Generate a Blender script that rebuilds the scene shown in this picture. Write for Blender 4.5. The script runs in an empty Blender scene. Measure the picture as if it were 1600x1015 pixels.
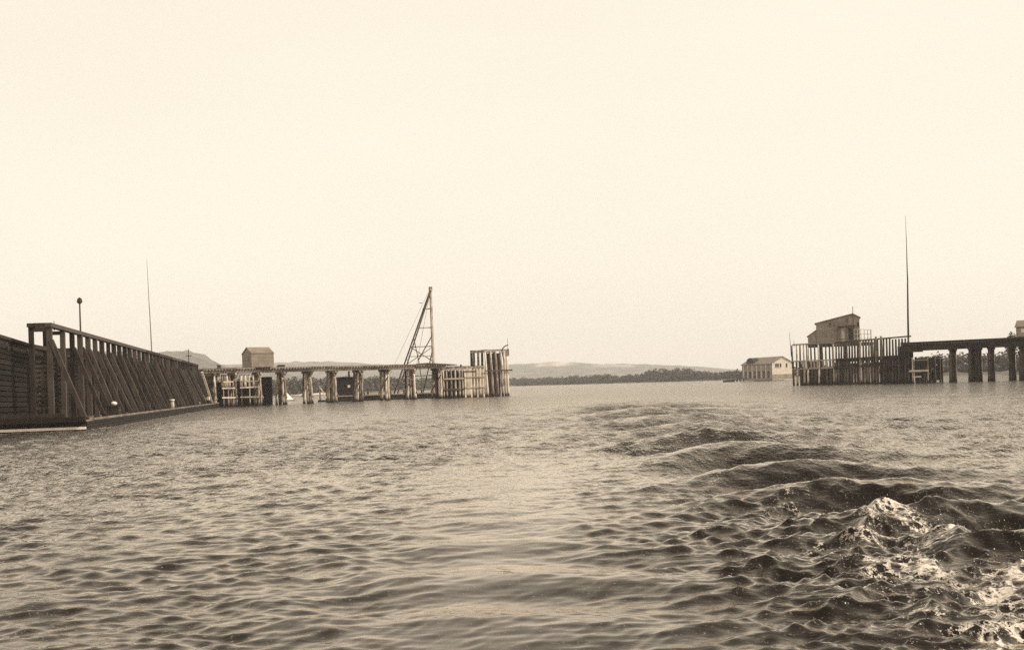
import bpy, math, random
import numpy as np
from mathutils import Vector

random.seed(7)
rng = np.random.RandomState(11)
sc = bpy.context.scene
COL = sc.collection

# ------------------------------------------------------------------ camera
F, CX, HY, ROLL, CAMH = 1716.0, 800.0, 600.0, 0.033, 2.2
cam_d = bpy.data.cameras.new('camera')
cam = bpy.data.objects.new('camera', cam_d)
COL.objects.link(cam)
cam.location = (0, 0, CAMH)
cam.rotation_euler = (math.pi / 2, ROLL, 0)
cam_d.sensor_width = 36.0
cam_d.lens = F / 1600 * 36.0
cam_d.shift_y = (HY - 507.5) / 1600
cam_d.clip_start = 0.1
cam_d.clip_end = 30000
sc.camera = cam

# ------------------------------------------------------------------ sky and sun
SUN_AZ = Vector((0.985, -0.17))          # horizontal direction towards the sun
SUN_EL = math.radians(36)
w = bpy.data.worlds.new('World')
sc.world = w
w.use_nodes = True
nt = w.node_tree
nt.nodes.clear()
o_ = nt.nodes.new('ShaderNodeOutputWorld')
bg = nt.nodes.new('ShaderNodeBackground')
sky = nt.nodes.new('ShaderNodeTexSky')
sky.sky_type = 'NISHITA'
sky.sun_disc = False
sky.sun_elevation = SUN_EL
sky.sun_rotation = math.atan2(SUN_AZ.x, SUN_AZ.y)
sky.dust_density = 5.0
sky.air_density = 1.0
bw = nt.nodes.new('ShaderNodeRGBToBW')
pw = nt.nodes.new('ShaderNodeMath'); pw.operation = 'POWER'; pw.inputs[1].default_value = 0.10
ml = nt.nodes.new('ShaderNodeMath'); ml.operation = 'MULTIPLY'; ml.inputs[1].default_value = 9.5
tint = nt.nodes.new('ShaderNodeMix'); tint.data_type = 'RGBA'; tint.blend_type = 'MULTIPLY'
tint.inputs[0].default_value = 1.0
tint.inputs[7].default_value = (1.0, 0.905, 0.765, 1)
nt.links.new(sky.outputs[0], bw.inputs[0])
nt.links.new(bw.outputs[0], pw.inputs[0])
nt.links.new(pw.outputs[0], ml.inputs[0])
nt.links.new(ml.outputs[0], tint.inputs[6])
# faint unevenness of a thin veil of high cloud
vc = nt.nodes.new('ShaderNodeTexCoord')
vm = nt.nodes.new('ShaderNodeMapping'); vm.inputs['Scale'].default_value = (1.6, 1.6, 5)
vn = nt.nodes.new('ShaderNodeTexNoise'); vn.inputs['Scale'].default_value = 1.3; vn.inputs['Detail'].default_value = 5
vr = nt.nodes.new('ShaderNodeMapRange'); vr.inputs[1].default_value = 0.3; vr.inputs[2].default_value = 0.7
vr.inputs[3].default_value = 0.955; vr.inputs[4].default_value = 1.01
vx = nt.nodes.new('ShaderNodeMix'); vx.data_type = 'RGBA'; vx.blend_type = 'MULTIPLY'; vx.inputs[0].default_value = 1.0
nt.links.new(vc.outputs['Generated'], vm.inputs[0]); nt.links.new(vm.outputs[0], vn.inputs[0])
nt.links.new(vn.outputs[0], vr.inputs[0]); nt.links.new(tint.outputs[2], vx.inputs[6]); nt.links.new(vr.outputs[0], vx.inputs[7])
nt.links.new(vx.outputs[2], bg.inputs[0])
bg.inputs[1].default_value = 0.10
nt.links.new(bg.outputs[0], o_.inputs[0])

sun_d = bpy.data.lights.new('sun', 'SUN')
sun_d.energy = 4.0
sun_d.angle = math.radians(1.0)
sun_d.color = (1.0, 0.93, 0.82)
sun = bpy.data.objects.new('sun', sun_d)
COL.objects.link(sun)
sdir = Vector((SUN_AZ.x * math.cos(SUN_EL), SUN_AZ.y * math.cos(SUN_EL), math.sin(SUN_EL)))
sun.rotation_euler = sdir.to_track_quat('Z', 'Y').to_euler()

sc.view_settings.view_transform = 'Standard'
sc.view_settings.look = 'None'
sc.view_settings.gamma = 1.0
sc.view_settings.exposure = 0.0
sc.view_settings.use_curve_mapping = False
sc.render.engine = 'CYCLES'
sc.cycles.use_denoising = False
sc.cycles.max_bounces = 6
sc.cycles.volume_bounces = 1
sc.cycles.sample_clamp_indirect = 3.0
sc.cycles.sample_clamp_direct = 2.5

# ------------------------------------------------------------------ picture -> place
def at(px, py, Z):
    u = (px - CX) / F
    v = (HY - py) / F
    c, s = math.cos(ROLL), math.sin(ROLL)
    return Vector(((u * c + v * s) * Z, Z, CAMH + (-u * s + v * c) * Z))

def wat(px, py):
    """the point of the water surface seen at a place in the photograph"""
    u = (px - CX) / F
    v = (HY - py) / F
    c, s = math.cos(ROLL), math.sin(ROLL)
    Z = CAMH / -(-u * s + v * c)
    return Vector(((u * c + v * s) * Z, Z, 0))

def hor(px):
    return HY - math.tan(ROLL) * (px - CX)

def base(px, Z):
    p = at(px, hor(px) + CAMH / Z * F, Z)
    return Vector((p.x, Z, 0))

def zat(px, py, Z):
    return at(px, py, Z).z

def on_line(px, A, B):
    """point of the ground line A-B that is seen at column px"""
    t = math.tan(math.atan2(px - CX, F))
    # X/Z = k with the small roll term ignored
    k = t
    d = B - A
    s = (k * A.y - A.x) / (d.x - k * d.y)
    return A + d * s

# ------------------------------------------------------------------ noise
def _hash(ix, iy, seed):
    h = (ix.astype(np.int64) * 374761393 + iy.astype(np.int64) * 668265263 + seed * 974711) & 0x7fffffff
    h = ((h ^ (h >> 13)) * 1274126177) & 0x7fffffff
    h = (h ^ (h >> 16)) & 0xffff
    return h / 65535.0

def vnoise(x, y, seed=0):
    ix = np.floor(x); iy = np.floor(y)
    fx = x - ix; fy = y - iy
    ix = ix.astype(np.int64); iy = iy.astype(np.int64)
    fx = fx * fx * fx * (fx * (fx * 6 - 15) + 10)
    fy = fy * fy * fy * (fy * (fy * 6 - 15) + 10)
    a = _hash(ix, iy, seed); b = _hash(ix + 1, iy, seed)
    c = _hash(ix, iy + 1, seed); d = _hash(ix + 1, iy + 1, seed)
    return (a * (1 - fx) + b * fx) * (1 - fy) + (c * (1 - fx) + d * fx) * fy

def fbm(x, y, seed=0, octv=4, gain=0.5):
    t = 0; amp = 1; tot = 0
    for i in range(octv):
        t = t + amp * vnoise(x * 2 ** i + 17.3 * i, y * 2 ** i - 9.1 * i, seed + i)
        tot += amp; amp *= gain
    return t / tot

def sstep(a, b, x):
    t = np.clip((x - a) / (b - a), 0, 1)
    return t * t * (3 - 2 * t)

# ------------------------------------------------------------------ materials
def new_mat(name):
    m = bpy.data.materials.new(name)
    m.use_nodes = True
    n = m.node_tree
    return m, n, n.nodes['Principled BSDF']

def wood(name, dark, light, scale=1.6, rough=0.85, streak=(1, 1, 0.12), vary=0.35, dark_foot=False):
    m, n, b = new_mat(name)
    N, L = n.nodes.new, n.links.new
    tc = N('ShaderNodeTexCoord')
    mp = N('ShaderNodeMapping'); mp.inputs['Scale'].default_value = streak
    L(tc.outputs['Object'], mp.inputs[0])
    nz = N('ShaderNodeTexNoise'); nz.inputs['Scale'].default_value = scale * 4; nz.inputs['Detail'].default_value = 5
    nz.inputs['Roughness'].default_value = 0.7
    L(mp.outputs[0], nz.inputs[0])
    n2 = N('ShaderNodeTexNoise'); n2.inputs['Scale'].default_value = scale * 0.45; n2.inputs['Detail'].default_value = 3
    L(tc.outputs['Object'], n2.inputs[0])
    oi = N('ShaderNodeObjectInfo')
    ad = N('ShaderNodeMath'); ad.operation = 'ADD'
    L(nz.outputs[0], ad.inputs[0]); L(n2.outputs[0], ad.inputs[1])
    r = N('ShaderNodeMath'); r.operation = 'MULTIPLY_ADD'
    r.inputs[1].default_value = vary * 2; r.inputs[2].default_value = -vary
    L(oi.outputs['Random'], r.inputs[0])
    a2 = N('ShaderNodeMath'); a2.operation = 'ADD'
    L(ad.outputs[0], a2.inputs[0]); L(r.outputs[0], a2.inputs[1])
    cr = N('ShaderNodeValToRGB')
    cr.color_ramp.elements[0].position = 0.70; cr.color_ramp.elements[0].color = (*dark, 1)
    cr.color_ramp.elements[1].position = 1.30; cr.color_ramp.elements[1].color = (*light, 1)
    mr = N('ShaderNodeMapRange'); mr.inputs[1].default_value = 0.0; mr.inputs[2].default_value = 2.0
    cr.color_ramp.elements[0].position = 0.36; cr.color_ramp.elements[1].position = 0.62
    L(a2.outputs[0], mr.inputs[0]); L(mr.outputs[0], cr.inputs[0])
    last = cr.outputs[0]
    if dark_foot:                         # wet, weed-stained band at the waterline (a stain of its own)
        ge = N('ShaderNodeNewGeometry'); sp = N('ShaderNodeSeparateXYZ')
        L(ge.outputs['Position'], sp.inputs[0])
        nn = N('ShaderNodeMath'); nn.operation = 'MULTIPLY_ADD'; nn.inputs[1].default_value = -1.2
        L(nz.outputs[0], nn.inputs[0]); L(sp.outputs[2], nn.inputs[2])
        m2 = N('ShaderNodeMapRange'); m2.inputs[1].default_value = -0.4; m2.inputs[2].default_value = 0.25
        L(nn.outputs[0], m2.inputs[0])
        mx = N('ShaderNodeMix'); mx.data_type = 'RGBA'
        mx.inputs[6].default_value = (0.03, 0.02, 0.014, 1)
        L(m2.outputs[0], mx.inputs[0]); L(last, mx.inputs[7])
        last = mx.outputs[2]
    L(last, b.inputs['Base Color'])
    b.inputs['Roughness'].default_value = rough
    b.inputs['Specular IOR Level'].default_value = 0.25
    bp = N('ShaderNodeBump'); bp.inputs['Strength'].default_value = 0.5; bp.inputs['Distance'].default_value = 0.03
    L(nz.outputs[0], bp.inputs['Height']); L(bp.outputs[0], b.inputs['Normal'])
    return m

M_TAR = wood('creosoted_timber', (0.014, 0.0095, 0.007), (0.042, 0.030, 0.023))
M_BRN = wood('weathered_brown_timber', (0.024, 0.0175, 0.0136), (0.078, 0.060, 0.048))
M_GRY = wood('weathered_grey_timber', (0.09, 0.07, 0.054), (0.26, 0.21, 0.165))
M_PALE = wood('bleached_timber', (0.15, 0.11, 0.08), (0.66, 0.555, 0.445), vary=0.3, dark_foot=True)
M_MIXP = wood('half_bleached_timber', (0.06, 0.043, 0.032), (0.42, 0.345, 0.27), vary=0.45, dark_foot=True)
M_DPIL = wood('dark_pile_timber', (0.018, 0.012, 0.009), (0.085, 0.064, 0.048), vary=0.3, dark_foot=True)
M_WHT = wood('whitewashed_board', (0.42, 0.36, 0.29), (0.78, 0.68, 0.56), vary=0.1)
M_BLK = wood('wet_black_timber', (0.007, 0.0045, 0.0035), (0.02, 0.0135, 0.010), rough=0.7)
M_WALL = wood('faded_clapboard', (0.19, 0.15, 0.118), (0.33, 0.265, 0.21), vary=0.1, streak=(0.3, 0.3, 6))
M_WALLG = wood('grey_clapboard', (0.21, 0.17, 0.138), (0.34, 0.28, 0.228), vary=0.1, streak=(0.3, 0.3, 6))
M_ROOF = wood('shingle_roof', (0.14, 0.11, 0.085), (0.27, 0.215, 0.165), vary=0.1)
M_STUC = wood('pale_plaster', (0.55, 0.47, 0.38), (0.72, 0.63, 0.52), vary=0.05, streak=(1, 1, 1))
M_GLASS = wood('dark_window_glass', (0.02, 0.014, 0.01), (0.03, 0.022, 0.017), rough=0.15)
M_IRON = wood('dark_iron', (0.025, 0.018, 0.014), (0.06, 0.045, 0.035), rough=0.6)
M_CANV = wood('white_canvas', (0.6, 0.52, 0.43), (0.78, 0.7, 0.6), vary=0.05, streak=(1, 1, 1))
M_BARK = wood('tree_bark', (0.035, 0.026, 0.02), (0.08, 0.06, 0.046))

def leaf_mat(name, a, b_):
    m, n, b = new_mat(name)
    N, L = n.nodes.new, n.links.new
    ge = N('ShaderNodeNewGeometry')
    nz = N('ShaderNodeTexNoise'); nz.inputs['Scale'].default_value = 0.4; nz.inputs['Detail'].default_value = 4
    L(ge.outputs['Position'], nz.inputs[0])
    cr = N('ShaderNodeValToRGB')
    cr.color_ramp.elements[0].position = 0.35; cr.color_ramp.elements[0].color = (*a, 1)
    cr.color_ramp.elements[1].position = 0.65; cr.color_ramp.elements[1].color = (*b_, 1)
    L(nz.outputs[0], cr.inputs[0]); L(cr.outputs[0], b.inputs['Base Color'])
    b.inputs['Roughness'].default_value = 0.8
    return m
M_LEAF = leaf_mat('foliage', (0.035, 0.026, 0.018), (0.09, 0.07, 0.05))

# ------------------------------------------------------------------ mesh helpers
class MB:
    def __init__(s): s.v = []; s.f = []
    def poly(s, pts):
        i = len(s.v); s.v += [tuple(p) for p in pts]; s.f.append(tuple(range(i, i + len(pts)))); return s
    def hexa(s, c):
        i = len(s.v); s.v += [tuple(p) for p in c]
        for f in ((0, 3, 2, 1), (4, 5, 6, 7), (0, 1, 5, 4), (1, 2, 6, 5), (2, 3, 7, 6), (3, 0, 4, 7)):
            s.f.append(tuple(i + k for k in f))
        return s
    def beam(s, a, b, w, h, up=None):
        """square timber from a to b, w across and h along `up`"""
        a = Vector(a); b = Vector(b); d = (b - a).normalized()
        up = Vector(up) if up is not None else (Vector((0, 0, 1)) if abs(d.z) < 0.95 else Vector((0, 1, 0)))
        sx = d.cross(up).normalized(); uy = sx.cross(d).normalized()
        sx *= w / 2; uy *= h / 2
        return s.hexa([a - sx - uy, a + sx - uy, a + sx + uy, a - sx + uy,
                       b - sx - uy, b + sx - uy, b + sx + uy, b - sx + uy])
    def log(s, a, b, r0, r1, n=8, seg=4, wob=0.0):
        a = Vector(a); b = Vector(b); d = (b - a).normalized()
        ref = Vector((0, 0, 1)) if abs(d.z) < 0.9 else Vector((1, 0, 0))
        x = d.cross(ref).normalized(); y = x.cross(d)
        i0 = len(s.v)
        for k in range(seg + 1):
            t = k / seg
            c = a.lerp(b, t) + x * random.uniform(-wob, wob) + y * random.uniform(-wob, wob)
            r = r0 + (r1 - r0) * t
            for j in range(n):
                an = 2 * math.pi * j / n
                s.v.append(tuple(c + x * (r * math.cos(an)) + y * (r * math.sin(an))))
        for k in range(seg):
            for j in range(n):
                j2 = (j + 1) % n
                s.f.append((i0 + k * n + j, i0 + k * n + j2, i0 + (k + 1) * n + j2, i0 + (k + 1) * n + j))
        s.f.append(tuple(i0 + j for j in range(n))[::-1])
        s.f.append(tuple(i0 + seg * n + j for j in range(n)))
        return s
    def build(s, name, mat, parent=None, smooth=False):
        off = parent_loc(parent)
        me = bpy.data.meshes.new(name)
        me.from_pydata([(x - off.x, y - off.y, z - off.z) for x, y, z in s.v], [], s.f)
        me.materials.append(mat)
        if smooth:
            me.polygons.foreach_set('use_smooth', [True] * len(me.polygons))
        ob = bpy.data.objects.new(name, me)
        COL.objects.link(ob)
        if parent is not None: ob.parent = parent
        return ob

def parent_loc(p):
    v = Vector((0, 0, 0))
    while p is not None:
        v += p.location; p = p.parent
    return v

def tag(o, label=None, cat=None, group=None, kind=None):
    if label: o['label'] = label
    if cat: o['category'] = cat
    if group: o['group'] = group
    if kind: o['kind'] = kind
    return o

def thing(name, label, cat, loc, group=None):
    o = bpy.data.objects.new(name, None)
    COL.objects.link(o)
    o.location = Vector(loc)
    o.empty_display_size = 0.5
    return tag(o, label, cat, group)

def beam(name, a, b, w_, h_, mat, parent, up=None):
    return MB().beam(a, b, w_, h_, up).build(name, mat, parent)

def log(name, a, b, r0, r1, mat, parent, wob=0.02, seg=4, n=8):
    return MB().log(a, b, r0, r1, n, seg, wob).build(name, mat, parent, smooth=True)

def Z3(v, z):
    return Vector((v.x, v.y, z))

UP = Vector((0, 0, 1))

# ------------------------------------------------------------------ water (waves are real relief)
def water_material():
    m, n, b = new_mat('river_water')
    N, L = n.nodes.new, n.links.new
    ge = N('ShaderNodeNewGeometry')
    mp = N('ShaderNodeMapping'); mp.inputs['Scale'].default_value = (0.42, 1.0, 1.0)
    L(ge.outputs['Position'], mp.inputs[0])
    n1 = N('ShaderNodeTexNoise'); n1.inputs['Scale'].default_value = 7.0; n1.inputs['Detail'].default_value = 4
    n2 = N('ShaderNodeTexNoise'); n2.inputs['Scale'].default_value = 1.3; n2.inputs['Detail'].default_value = 4
    L(mp.outputs[0], n1.inputs[0]); L(mp.outputs[0], n2.inputs[0])
    far = N('ShaderNodeAttribute'); far.attribute_name = 'far'
    calm = N('ShaderNodeAttribute'); calm.attribute_name = 'ruffle'
    fm = N('ShaderNodeAttribute'); fm.attribute_name = 'foam'
    s1 = N('ShaderNodeMath'); s1.operation = 'MULTIPLY'; s1.inputs[1].default_value = 0.34
    L(calm.outputs['Fac'], s1.inputs[0])
    b1 = N('ShaderNodeBump'); b1.inputs['Distance'].default_value = 0.05
    L(s1.outputs[0], b1.inputs['Strength']); L(n1.outputs[0], b1.inputs['Height'])
    s2 = N('ShaderNodeMath'); s2.operation = 'MULTIPLY'; s2.inputs[1].default_value = 1.0
    L(far.outputs['Fac'], s2.inputs[0])
    b2 = N('ShaderNodeBump'); b2.inputs['Distance'].default_value = 0.07
    L(s2.outputs[0], b2.inputs['Strength']); L(n2.outputs[0], b2.inputs['Height']); L(b1.outputs[0], b2.inputs['Normal'])
    rr_ = N('ShaderNodeMapRange'); rr_.inputs[3].default_value = 0.05; rr_.inputs[4].default_value = 0.13
    L(far.outputs['Fac'], rr_.inputs[0]); pass
    # long low wave groups that still read far out
    mp5 = N('ShaderNodeMapping'); mp5.inputs['Scale'].default_value = (0.45, 0.10, 1.0)
    L(ge.outputs['Position'], mp5.inputs[0])
    n5 = N('ShaderNodeTexNoise'); n5.inputs['Scale'].default_value = 1.0; n5.inputs['Detail'].default_value = 6; n5.inputs['Roughness'].default_value = 0.78
    L(mp5.outputs[0], n5.inputs[0])
    b5 = N('ShaderNodeBump'); b5.inputs['Distance'].default_value = 1.3
    L(far.outputs['Fac'], b5.inputs['Strength']); L(n5.outputs[0], b5.inputs['Height']); L(b2.outputs[0], b5.inputs['Normal'])
    # water body + brown-tinted mirror: warm light put into its colour, Fresnel boosted for sheen
    dif = N('ShaderNodeBsdfDiffuse'); dif.inputs[0].default_value = (0.006, 0.0034, 0.0024, 1)
    glo = N('ShaderNodeBsdfGlossy'); glo.inputs[0].default_value = (1.0, 0.935, 0.845, 1)
    L(rr_.outputs[0], glo.inputs['Roughness']); L(b5.outputs[0], glo.inputs['Normal'])
    fr = N('ShaderNodeFresnel'); fr.inputs[0].default_value = 1.333; L(b5.outputs[0], fr.inputs['Normal'])
    wm = N('ShaderNodeMixShader')
    fs = N('ShaderNodeMath'); fs.operation = 'MULTIPLY_ADD'; fs.use_clamp = True; fs.inputs[1].default_value = 1.42; fs.inputs[2].default_value = -0.012
    L(fr.outputs[0], fs.inputs[0]); L(fs.outputs[0], wm.inputs[0]); L(dif.outputs[0], wm.inputs[1]); L(glo.outputs[0], wm.inputs[2])
    # foam: a rough pale diffuse skin
    fo = N('ShaderNodeBsdfPrincipled')
    fo.inputs['Roughness'].default_value = 0.9
    n3 = N('ShaderNodeTexNoise'); n3.inputs['Scale'].default_value = 22; n3.inputs['Detail'].default_value = 4
    L(ge.outputs['Position'], n3.inputs[0])
    cr = N('ShaderNodeValToRGB')
    cr.color_ramp.elements[0].position = 0.3; cr.color_ramp.elements[0].color = (0.44, 0.37, 0.30, 1)
    cr.color_ramp.elements[1].position = 0.7; cr.color_ramp.elements[1].color = (0.80, 0.71, 0.60, 1)
    L(n3.outputs[0], cr.inputs[0]); L(cr.outputs[0], fo.inputs['Base Color'])
    b3 = N('ShaderNodeBump'); b3.inputs['Distance'].default_value = 0.015; b3.inputs['Strength'].default_value = 0.6
    L(n3.outputs[0], b3.inputs['Height']); L(b3.outputs[0], fo.inputs['Normal'])
    n4 = N('ShaderNodeTexNoise'); n4.inputs['Scale'].default_value = 30; n4.inputs['Detail'].default_value = 3
    L(ge.outputs['Position'], n4.inputs[0])
    th = N('ShaderNodeMath'); th.operation = 'ADD'
    vo = N('ShaderNodeTexVoronoi'); vo.feature = 'DISTANCE_TO_EDGE'; vo.inputs['Scale'].default_value = 9
    wn_ = N('ShaderNodeMix'); wn_.data_type = 'VECTOR'; wn_.inputs[0].default_value = 0.12
    L(ge.outputs['Position'], wn_.inputs[4]); L(n4.outputs['Color'], wn_.inputs[5]); L(wn_.outputs[1], vo.inputs[0])
    ve = N('ShaderNodeMapRange'); ve.inputs[1].default_value = 0.0; ve.inputs[2].default_value = 0.16; ve.inputs[3].default_value = 0.30; ve.inputs[4].default_value = -0.28
    L(vo.outputs['Distance'], ve.inputs[0])
    t0_ = N('ShaderNodeMath'); t0_.operation = 'ADD'
    L(fm.outputs['Fac'], t0_.inputs[0]); L(ve.outputs[0], t0_.inputs[1])
    L(t0_.outputs[0], th.inputs[0]); L(n4.outputs[0], th.inputs[1])
    mr = N('ShaderNodeMapRange'); mr.inputs[1].default_value = 0.80; mr.inputs[2].default_value = 1.25; mr.inputs[4].default_value = 0.93
    L(th.outputs[0], mr.inputs[0])
    mx = N('ShaderNodeMixShader')
    L(mr.outputs[0], mx.inputs[0]); L(wm.outputs[0], mx.inputs[1]); L(fo.outputs[0], mx.inputs[2])
    n.nodes.remove(b)
    L(mx.outputs[0], n.nodes['Material Output'].inputs[0])
    return m

def seg_dist(X, Y, pts):
    d = np.full(X.shape, 1e9)
    for (ax, ay), (bx, by) in zip(pts[:-1], pts[1:]):
        vx, vy = bx - ax, by - ay
        t = np.clip(((X - ax) * vx + (Y - ay) * vy) / (vx * vx + vy * vy + 1e-9), 0, 1)
        d = np.minimum(d, np.hypot(X - ax - t * vx, Y - ay - t * vy))
    return d

def pxs(l): return [tuple(wat(a, b)[:2]) for a, b in l]

def build_water():
    q = np.linspace(5.0 ** -0.15, 420 ** -0.15, 1060)
    r = np.concatenate([[0.6, 1.5, 2.5, 3.5, 4.3], q ** (-1 / 0.15), np.geomspace(450, 7400, 22)])
    dense = np.linspace(-29.5, 29.5, 760)
    sparse = np.arange(32.5, 327.6, 3.0)
    ang = np.radians(np.concatenate([dense, sparse]))
    R, A = np.meshgrid(r, ang, indexing='ij')
    X = R * np.sin(A); Y = R * np.cos(A)
    dr = np.gradient(r)[:, None] * np.ones_like(X)
    in_fan = np.zeros_like(ang); in_fan[:len(dense)] = 1
    da = np.where(in_fan[None, :] > 0, R * math.radians(59 / 760), R * math.radians(3))
    cell = np.maximum(dr, da)
    H = np.zeros_like(X); DX = np.zeros_like(X); DY = np.zeros_like(X)
    # wake: a smooth slick straight astern, a train of steep waves on its right
    slick_x = np.interp(Y, [4, 9, 15, 24, 40, 70], [-0.7, -0.35, -0.3, -0.1, 0.5, 2])
    slick_w = np.interp(Y, [4, 9, 15, 24, 40, 70], [1.4, 1.9, 1.8, 1.6, 1.8, 2.4])
    slick = np.exp(-((X - slick_x) / slick_w) ** 2) * (1 - sstep(25, 60, Y)) * (Y > 0)
    gust = 0.35 + 1.3 * fbm(X / 5, Y / 9, 5, 4)
    gust = np.where(R > 200, 1, gust)
    ruffle = gust * (1 - 0.80 * slick)
    # steep confused chop right of the slick, where the wash has broken the surface
    zone = sstep(0.10 * Y + 0.1, 0.10 * Y + 2.4, X) * (1 - sstep(17, 46, Y + 0.75 * np.clip(X - 6, 0, 99))) * (Y > 0)
    zone = zone * (0.55 + 0.9 * fbm(X / 2.5, Y / 4, 63, 3))
    ruffle = ruffle * (1 + 1.15 * zone * (1 - 0.65 * sstep(14.5, 21, Y)))
    N = 72
    lam = np.geomspace(0.13, 1.9, N)
    for i, l in enumerate(lam):
        th = rng.normal(math.radians(12), math.radians(27))
        if rng.rand() < 0.3: th = rng.uniform(-1.3, 1.3)
        kx, ky = math.sin(th), -math.cos(th)
        k = 2 * math.pi / l
        s = 0.045 * (1.0 if l < 0.4 else (0.4 / l) ** 0.85)
        # only the rows and columns fine enough to carry this wavelength
        ok = np.nonzero(cell[:, 5] < l / 2)[0]
        phase0 = rng.uniform(0, 6.28)
        if len(ok) == 0: continue
        sl = (slice(0, ok[-1] + 1), slice(None, len(dense)))
        x_, y_, ru = X[sl], Y[sl], ruffle[sl]
        fade = np.clip((l / cell[sl] - 2.0) / 2.5, 0, 1)
        # groups: each component breathes over several wavelengths
        g = 3.0 * vnoise(x_ / (l * 3.6) + i * 7.7, y_ / (l * 3) - i * 3.1, 40 + i) ** 2
        boost = 1 + (2.0 * sstep(16, 55, R[sl]) if l > 0.6 else 0)
        amp = s / k * fade * g * boost * (ru if l < 1.2 else 0.6 + 0.4 * ru)
        ph = k * (kx * x_ + ky * y_) + phase0
        H[sl] += amp * np.sin(ph)
        cph = 0.6 * amp * np.cos(ph)
        DX[sl] += kx * cph; DY[sl] += ky * cph
    # wake wave train
    yc = np.array([6, 9.4, 12.8, 16.2, 19.8, 23.6, 29.5, 36.5, 45, 56, 69, 84, 102, 125])
    xc = np.interp(Y, [8, 16, 20, 24, 30, 37, 46, 60, 80, 110], [6.2, 5.9, 5.6, 5.3, 6.0, 6.7, 7.6, 8.2, 9.0, 11])
    dxr = X - xc
    lat = np.where(dxr < 0, np.exp(-(dxr / (1.0 + 0.045 * Y)) ** 2), np.exp(-(dxr / (1.8 + 0.06 * Y)) ** 2))
    wob = (1.2 + 0.014 * Y) * (fbm(X / 3.1, Y / 4.5, 77, 3) - 0.5)
    Yp = Y + np.where(dxr < 0, 0.20, 0.045) * dxr ** 2 / (1 + 0.03 * Y) + wob
    ph = 2 * math.pi * np.interp(Yp, yc, np.arange(len(yc)))
    am = np.interp(Y, [4, 8, 12, 18, 30, 46, 80, 110, 130], [0, 0.08, 0.15, 0.26, 0.30, 0.32, 0.42, 0.14, 0])
    am = am * lat * (Y > 0) * (0.75 + 0.75 * fbm(X / 3.5, Y / 8, 81, 2))
    cs = np.cos(ph)
    H += am * (cs - 0.22 * np.sin(2 * ph) + 0.10 * np.cos(2 * ph))
    # stern swells crossing the slick
    sw = np.exp(-((X - 0.6) / 2.6) ** 2) * np.exp(-((Y - 12.5) / 4.2) ** 2)
    H += 0.055 * sw * np.cos(2 * math.pi * (Y + 0.10 * (X - 0.3) ** 2 + 0.25 * X) / 2.5)
    # diverging wave left of the slick
    dv = np.abs(X + 0.16 * Y - 0.1)
    H += 0.03 * np.exp(-((X + 1.6 + 0.02 * Y) / 1.4) ** 2) * np.exp(-((Y - 13) / 6) ** 2) * np.cos(2 * math.pi * (X * 0.8 + Y * 0.45) / 1.5)
    # churned water by the propeller wash at lower right
    churn = sstep(2.0, 4.5, X) * (1 - sstep(15.5, 19.5, Y)) * (Y > 5)
    H += churn * (0.07 * (fbm(X * 1.6, Y * 1.3, 90, 4) - 0.5) + 0.06 * (np.abs(fbm(X * 3, Y * 2.6, 95, 3) - 0.5) * -2 + 0.4))
    # ------------------------------------------------ foam
    foam = np.zeros_like(X)
    nf = fbm(X * 3.2, Y * 2.2, 120, 5, 0.62)
    rid = 1 - np.abs(fbm(X * 1.5, Y * 2.4, 130, 4) - 0.5) * 4.5
    rid2 = 1 - np.abs(fbm(X * 5.5, Y * 4.0, 170, 4, 0.6) - 0.5) * 6
    rid2 = np.clip(rid2, -0.5, 1)
    def band(l, wd, gain):
        nonlocal foam
        d = seg_dist(X, Y, pxs(l))
        foam = np.maximum(foam, gain * np.exp(-(d / (wd * 1.25)) ** 2) * np.clip(0.15 + 0.55 * rid2 + 1.1 * (nf - 0.4), 0, 1.2))
    arc = [(1328, 850), (1352, 832), (1378, 822), (1398, 818), (1425, 826), (1452, 832), (1478, 838), (1482, 848)]
    band(arc, 0.16, 1.05)
    band([(1352, 852), (1378, 842), (1405, 838)], 0.12, 0.8)
    band([(1482, 850), (1455, 854), (1438, 864), (1430, 880)], 0.10, 0.95)
    band([(1372, 892), (1400, 884), (1425, 892), (1445, 900)], 0.28, 1.05)
    band([(1510, 840), (1530, 848), (1545, 860)], 0.05, 0.8)
    band([(1440, 905), (1475, 908), (1505, 912)], 0.12, 0.8)
    band([(1470, 925), (1490, 915), (1530, 925), (1555, 935)], 0.10, 0.75)
    band([(1640, 885), (1590, 895), (1575, 915), (1560, 925)], 0.24, 1.0)
    band([(1548, 958), (1575, 952), (1620, 955)], 0.10, 1.1)
    band([(1520, 985), (1550, 972), (1575, 985), (1560, 1010), (1540, 1030)], 0.15, 1.0)
    band([(1580, 995), (1620, 990)], 0.13, 1.0)
    band([(1400, 960), (1425, 955), (1460, 962)], 0.10, 0.8)
    band([(1255, 862), (1290, 852), (1330, 845)], 0.05, 0.85)
    band([(1215, 790), (1245, 778), (1275, 770), (1300, 776)], 0.07, 0.5)
    band([(1275, 800), (1300, 805)], 0.22, 0.45)
    band([(1110, 758), (1150, 748), (1190, 745), (1240, 748)], 0.05, 0.62)
    reg = sstep(3.2, 5.2, X) * (1 - sstep(13.6, 15.5, Y)) * (Y > 4)
    foam = np.maximum(foam, reg * np.clip((rid - 0.42) * 1.4, 0, 0.74) * sstep(0.40, 0.58, fbm(X * 0.9, Y * 0.9, 140, 3)))
    reg2 = np.exp(-((X - 5.4) / 1.3) ** 2) * np.exp(-((Y - 18) / 2.2) ** 2)
    foam = np.maximum(foam, reg2 * np.clip((nf - 0.60) * 4, 0, 0.7))
    # slop along the pontoon's side
    p0, p1 = wat(128, 674), base(342, 178)
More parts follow.
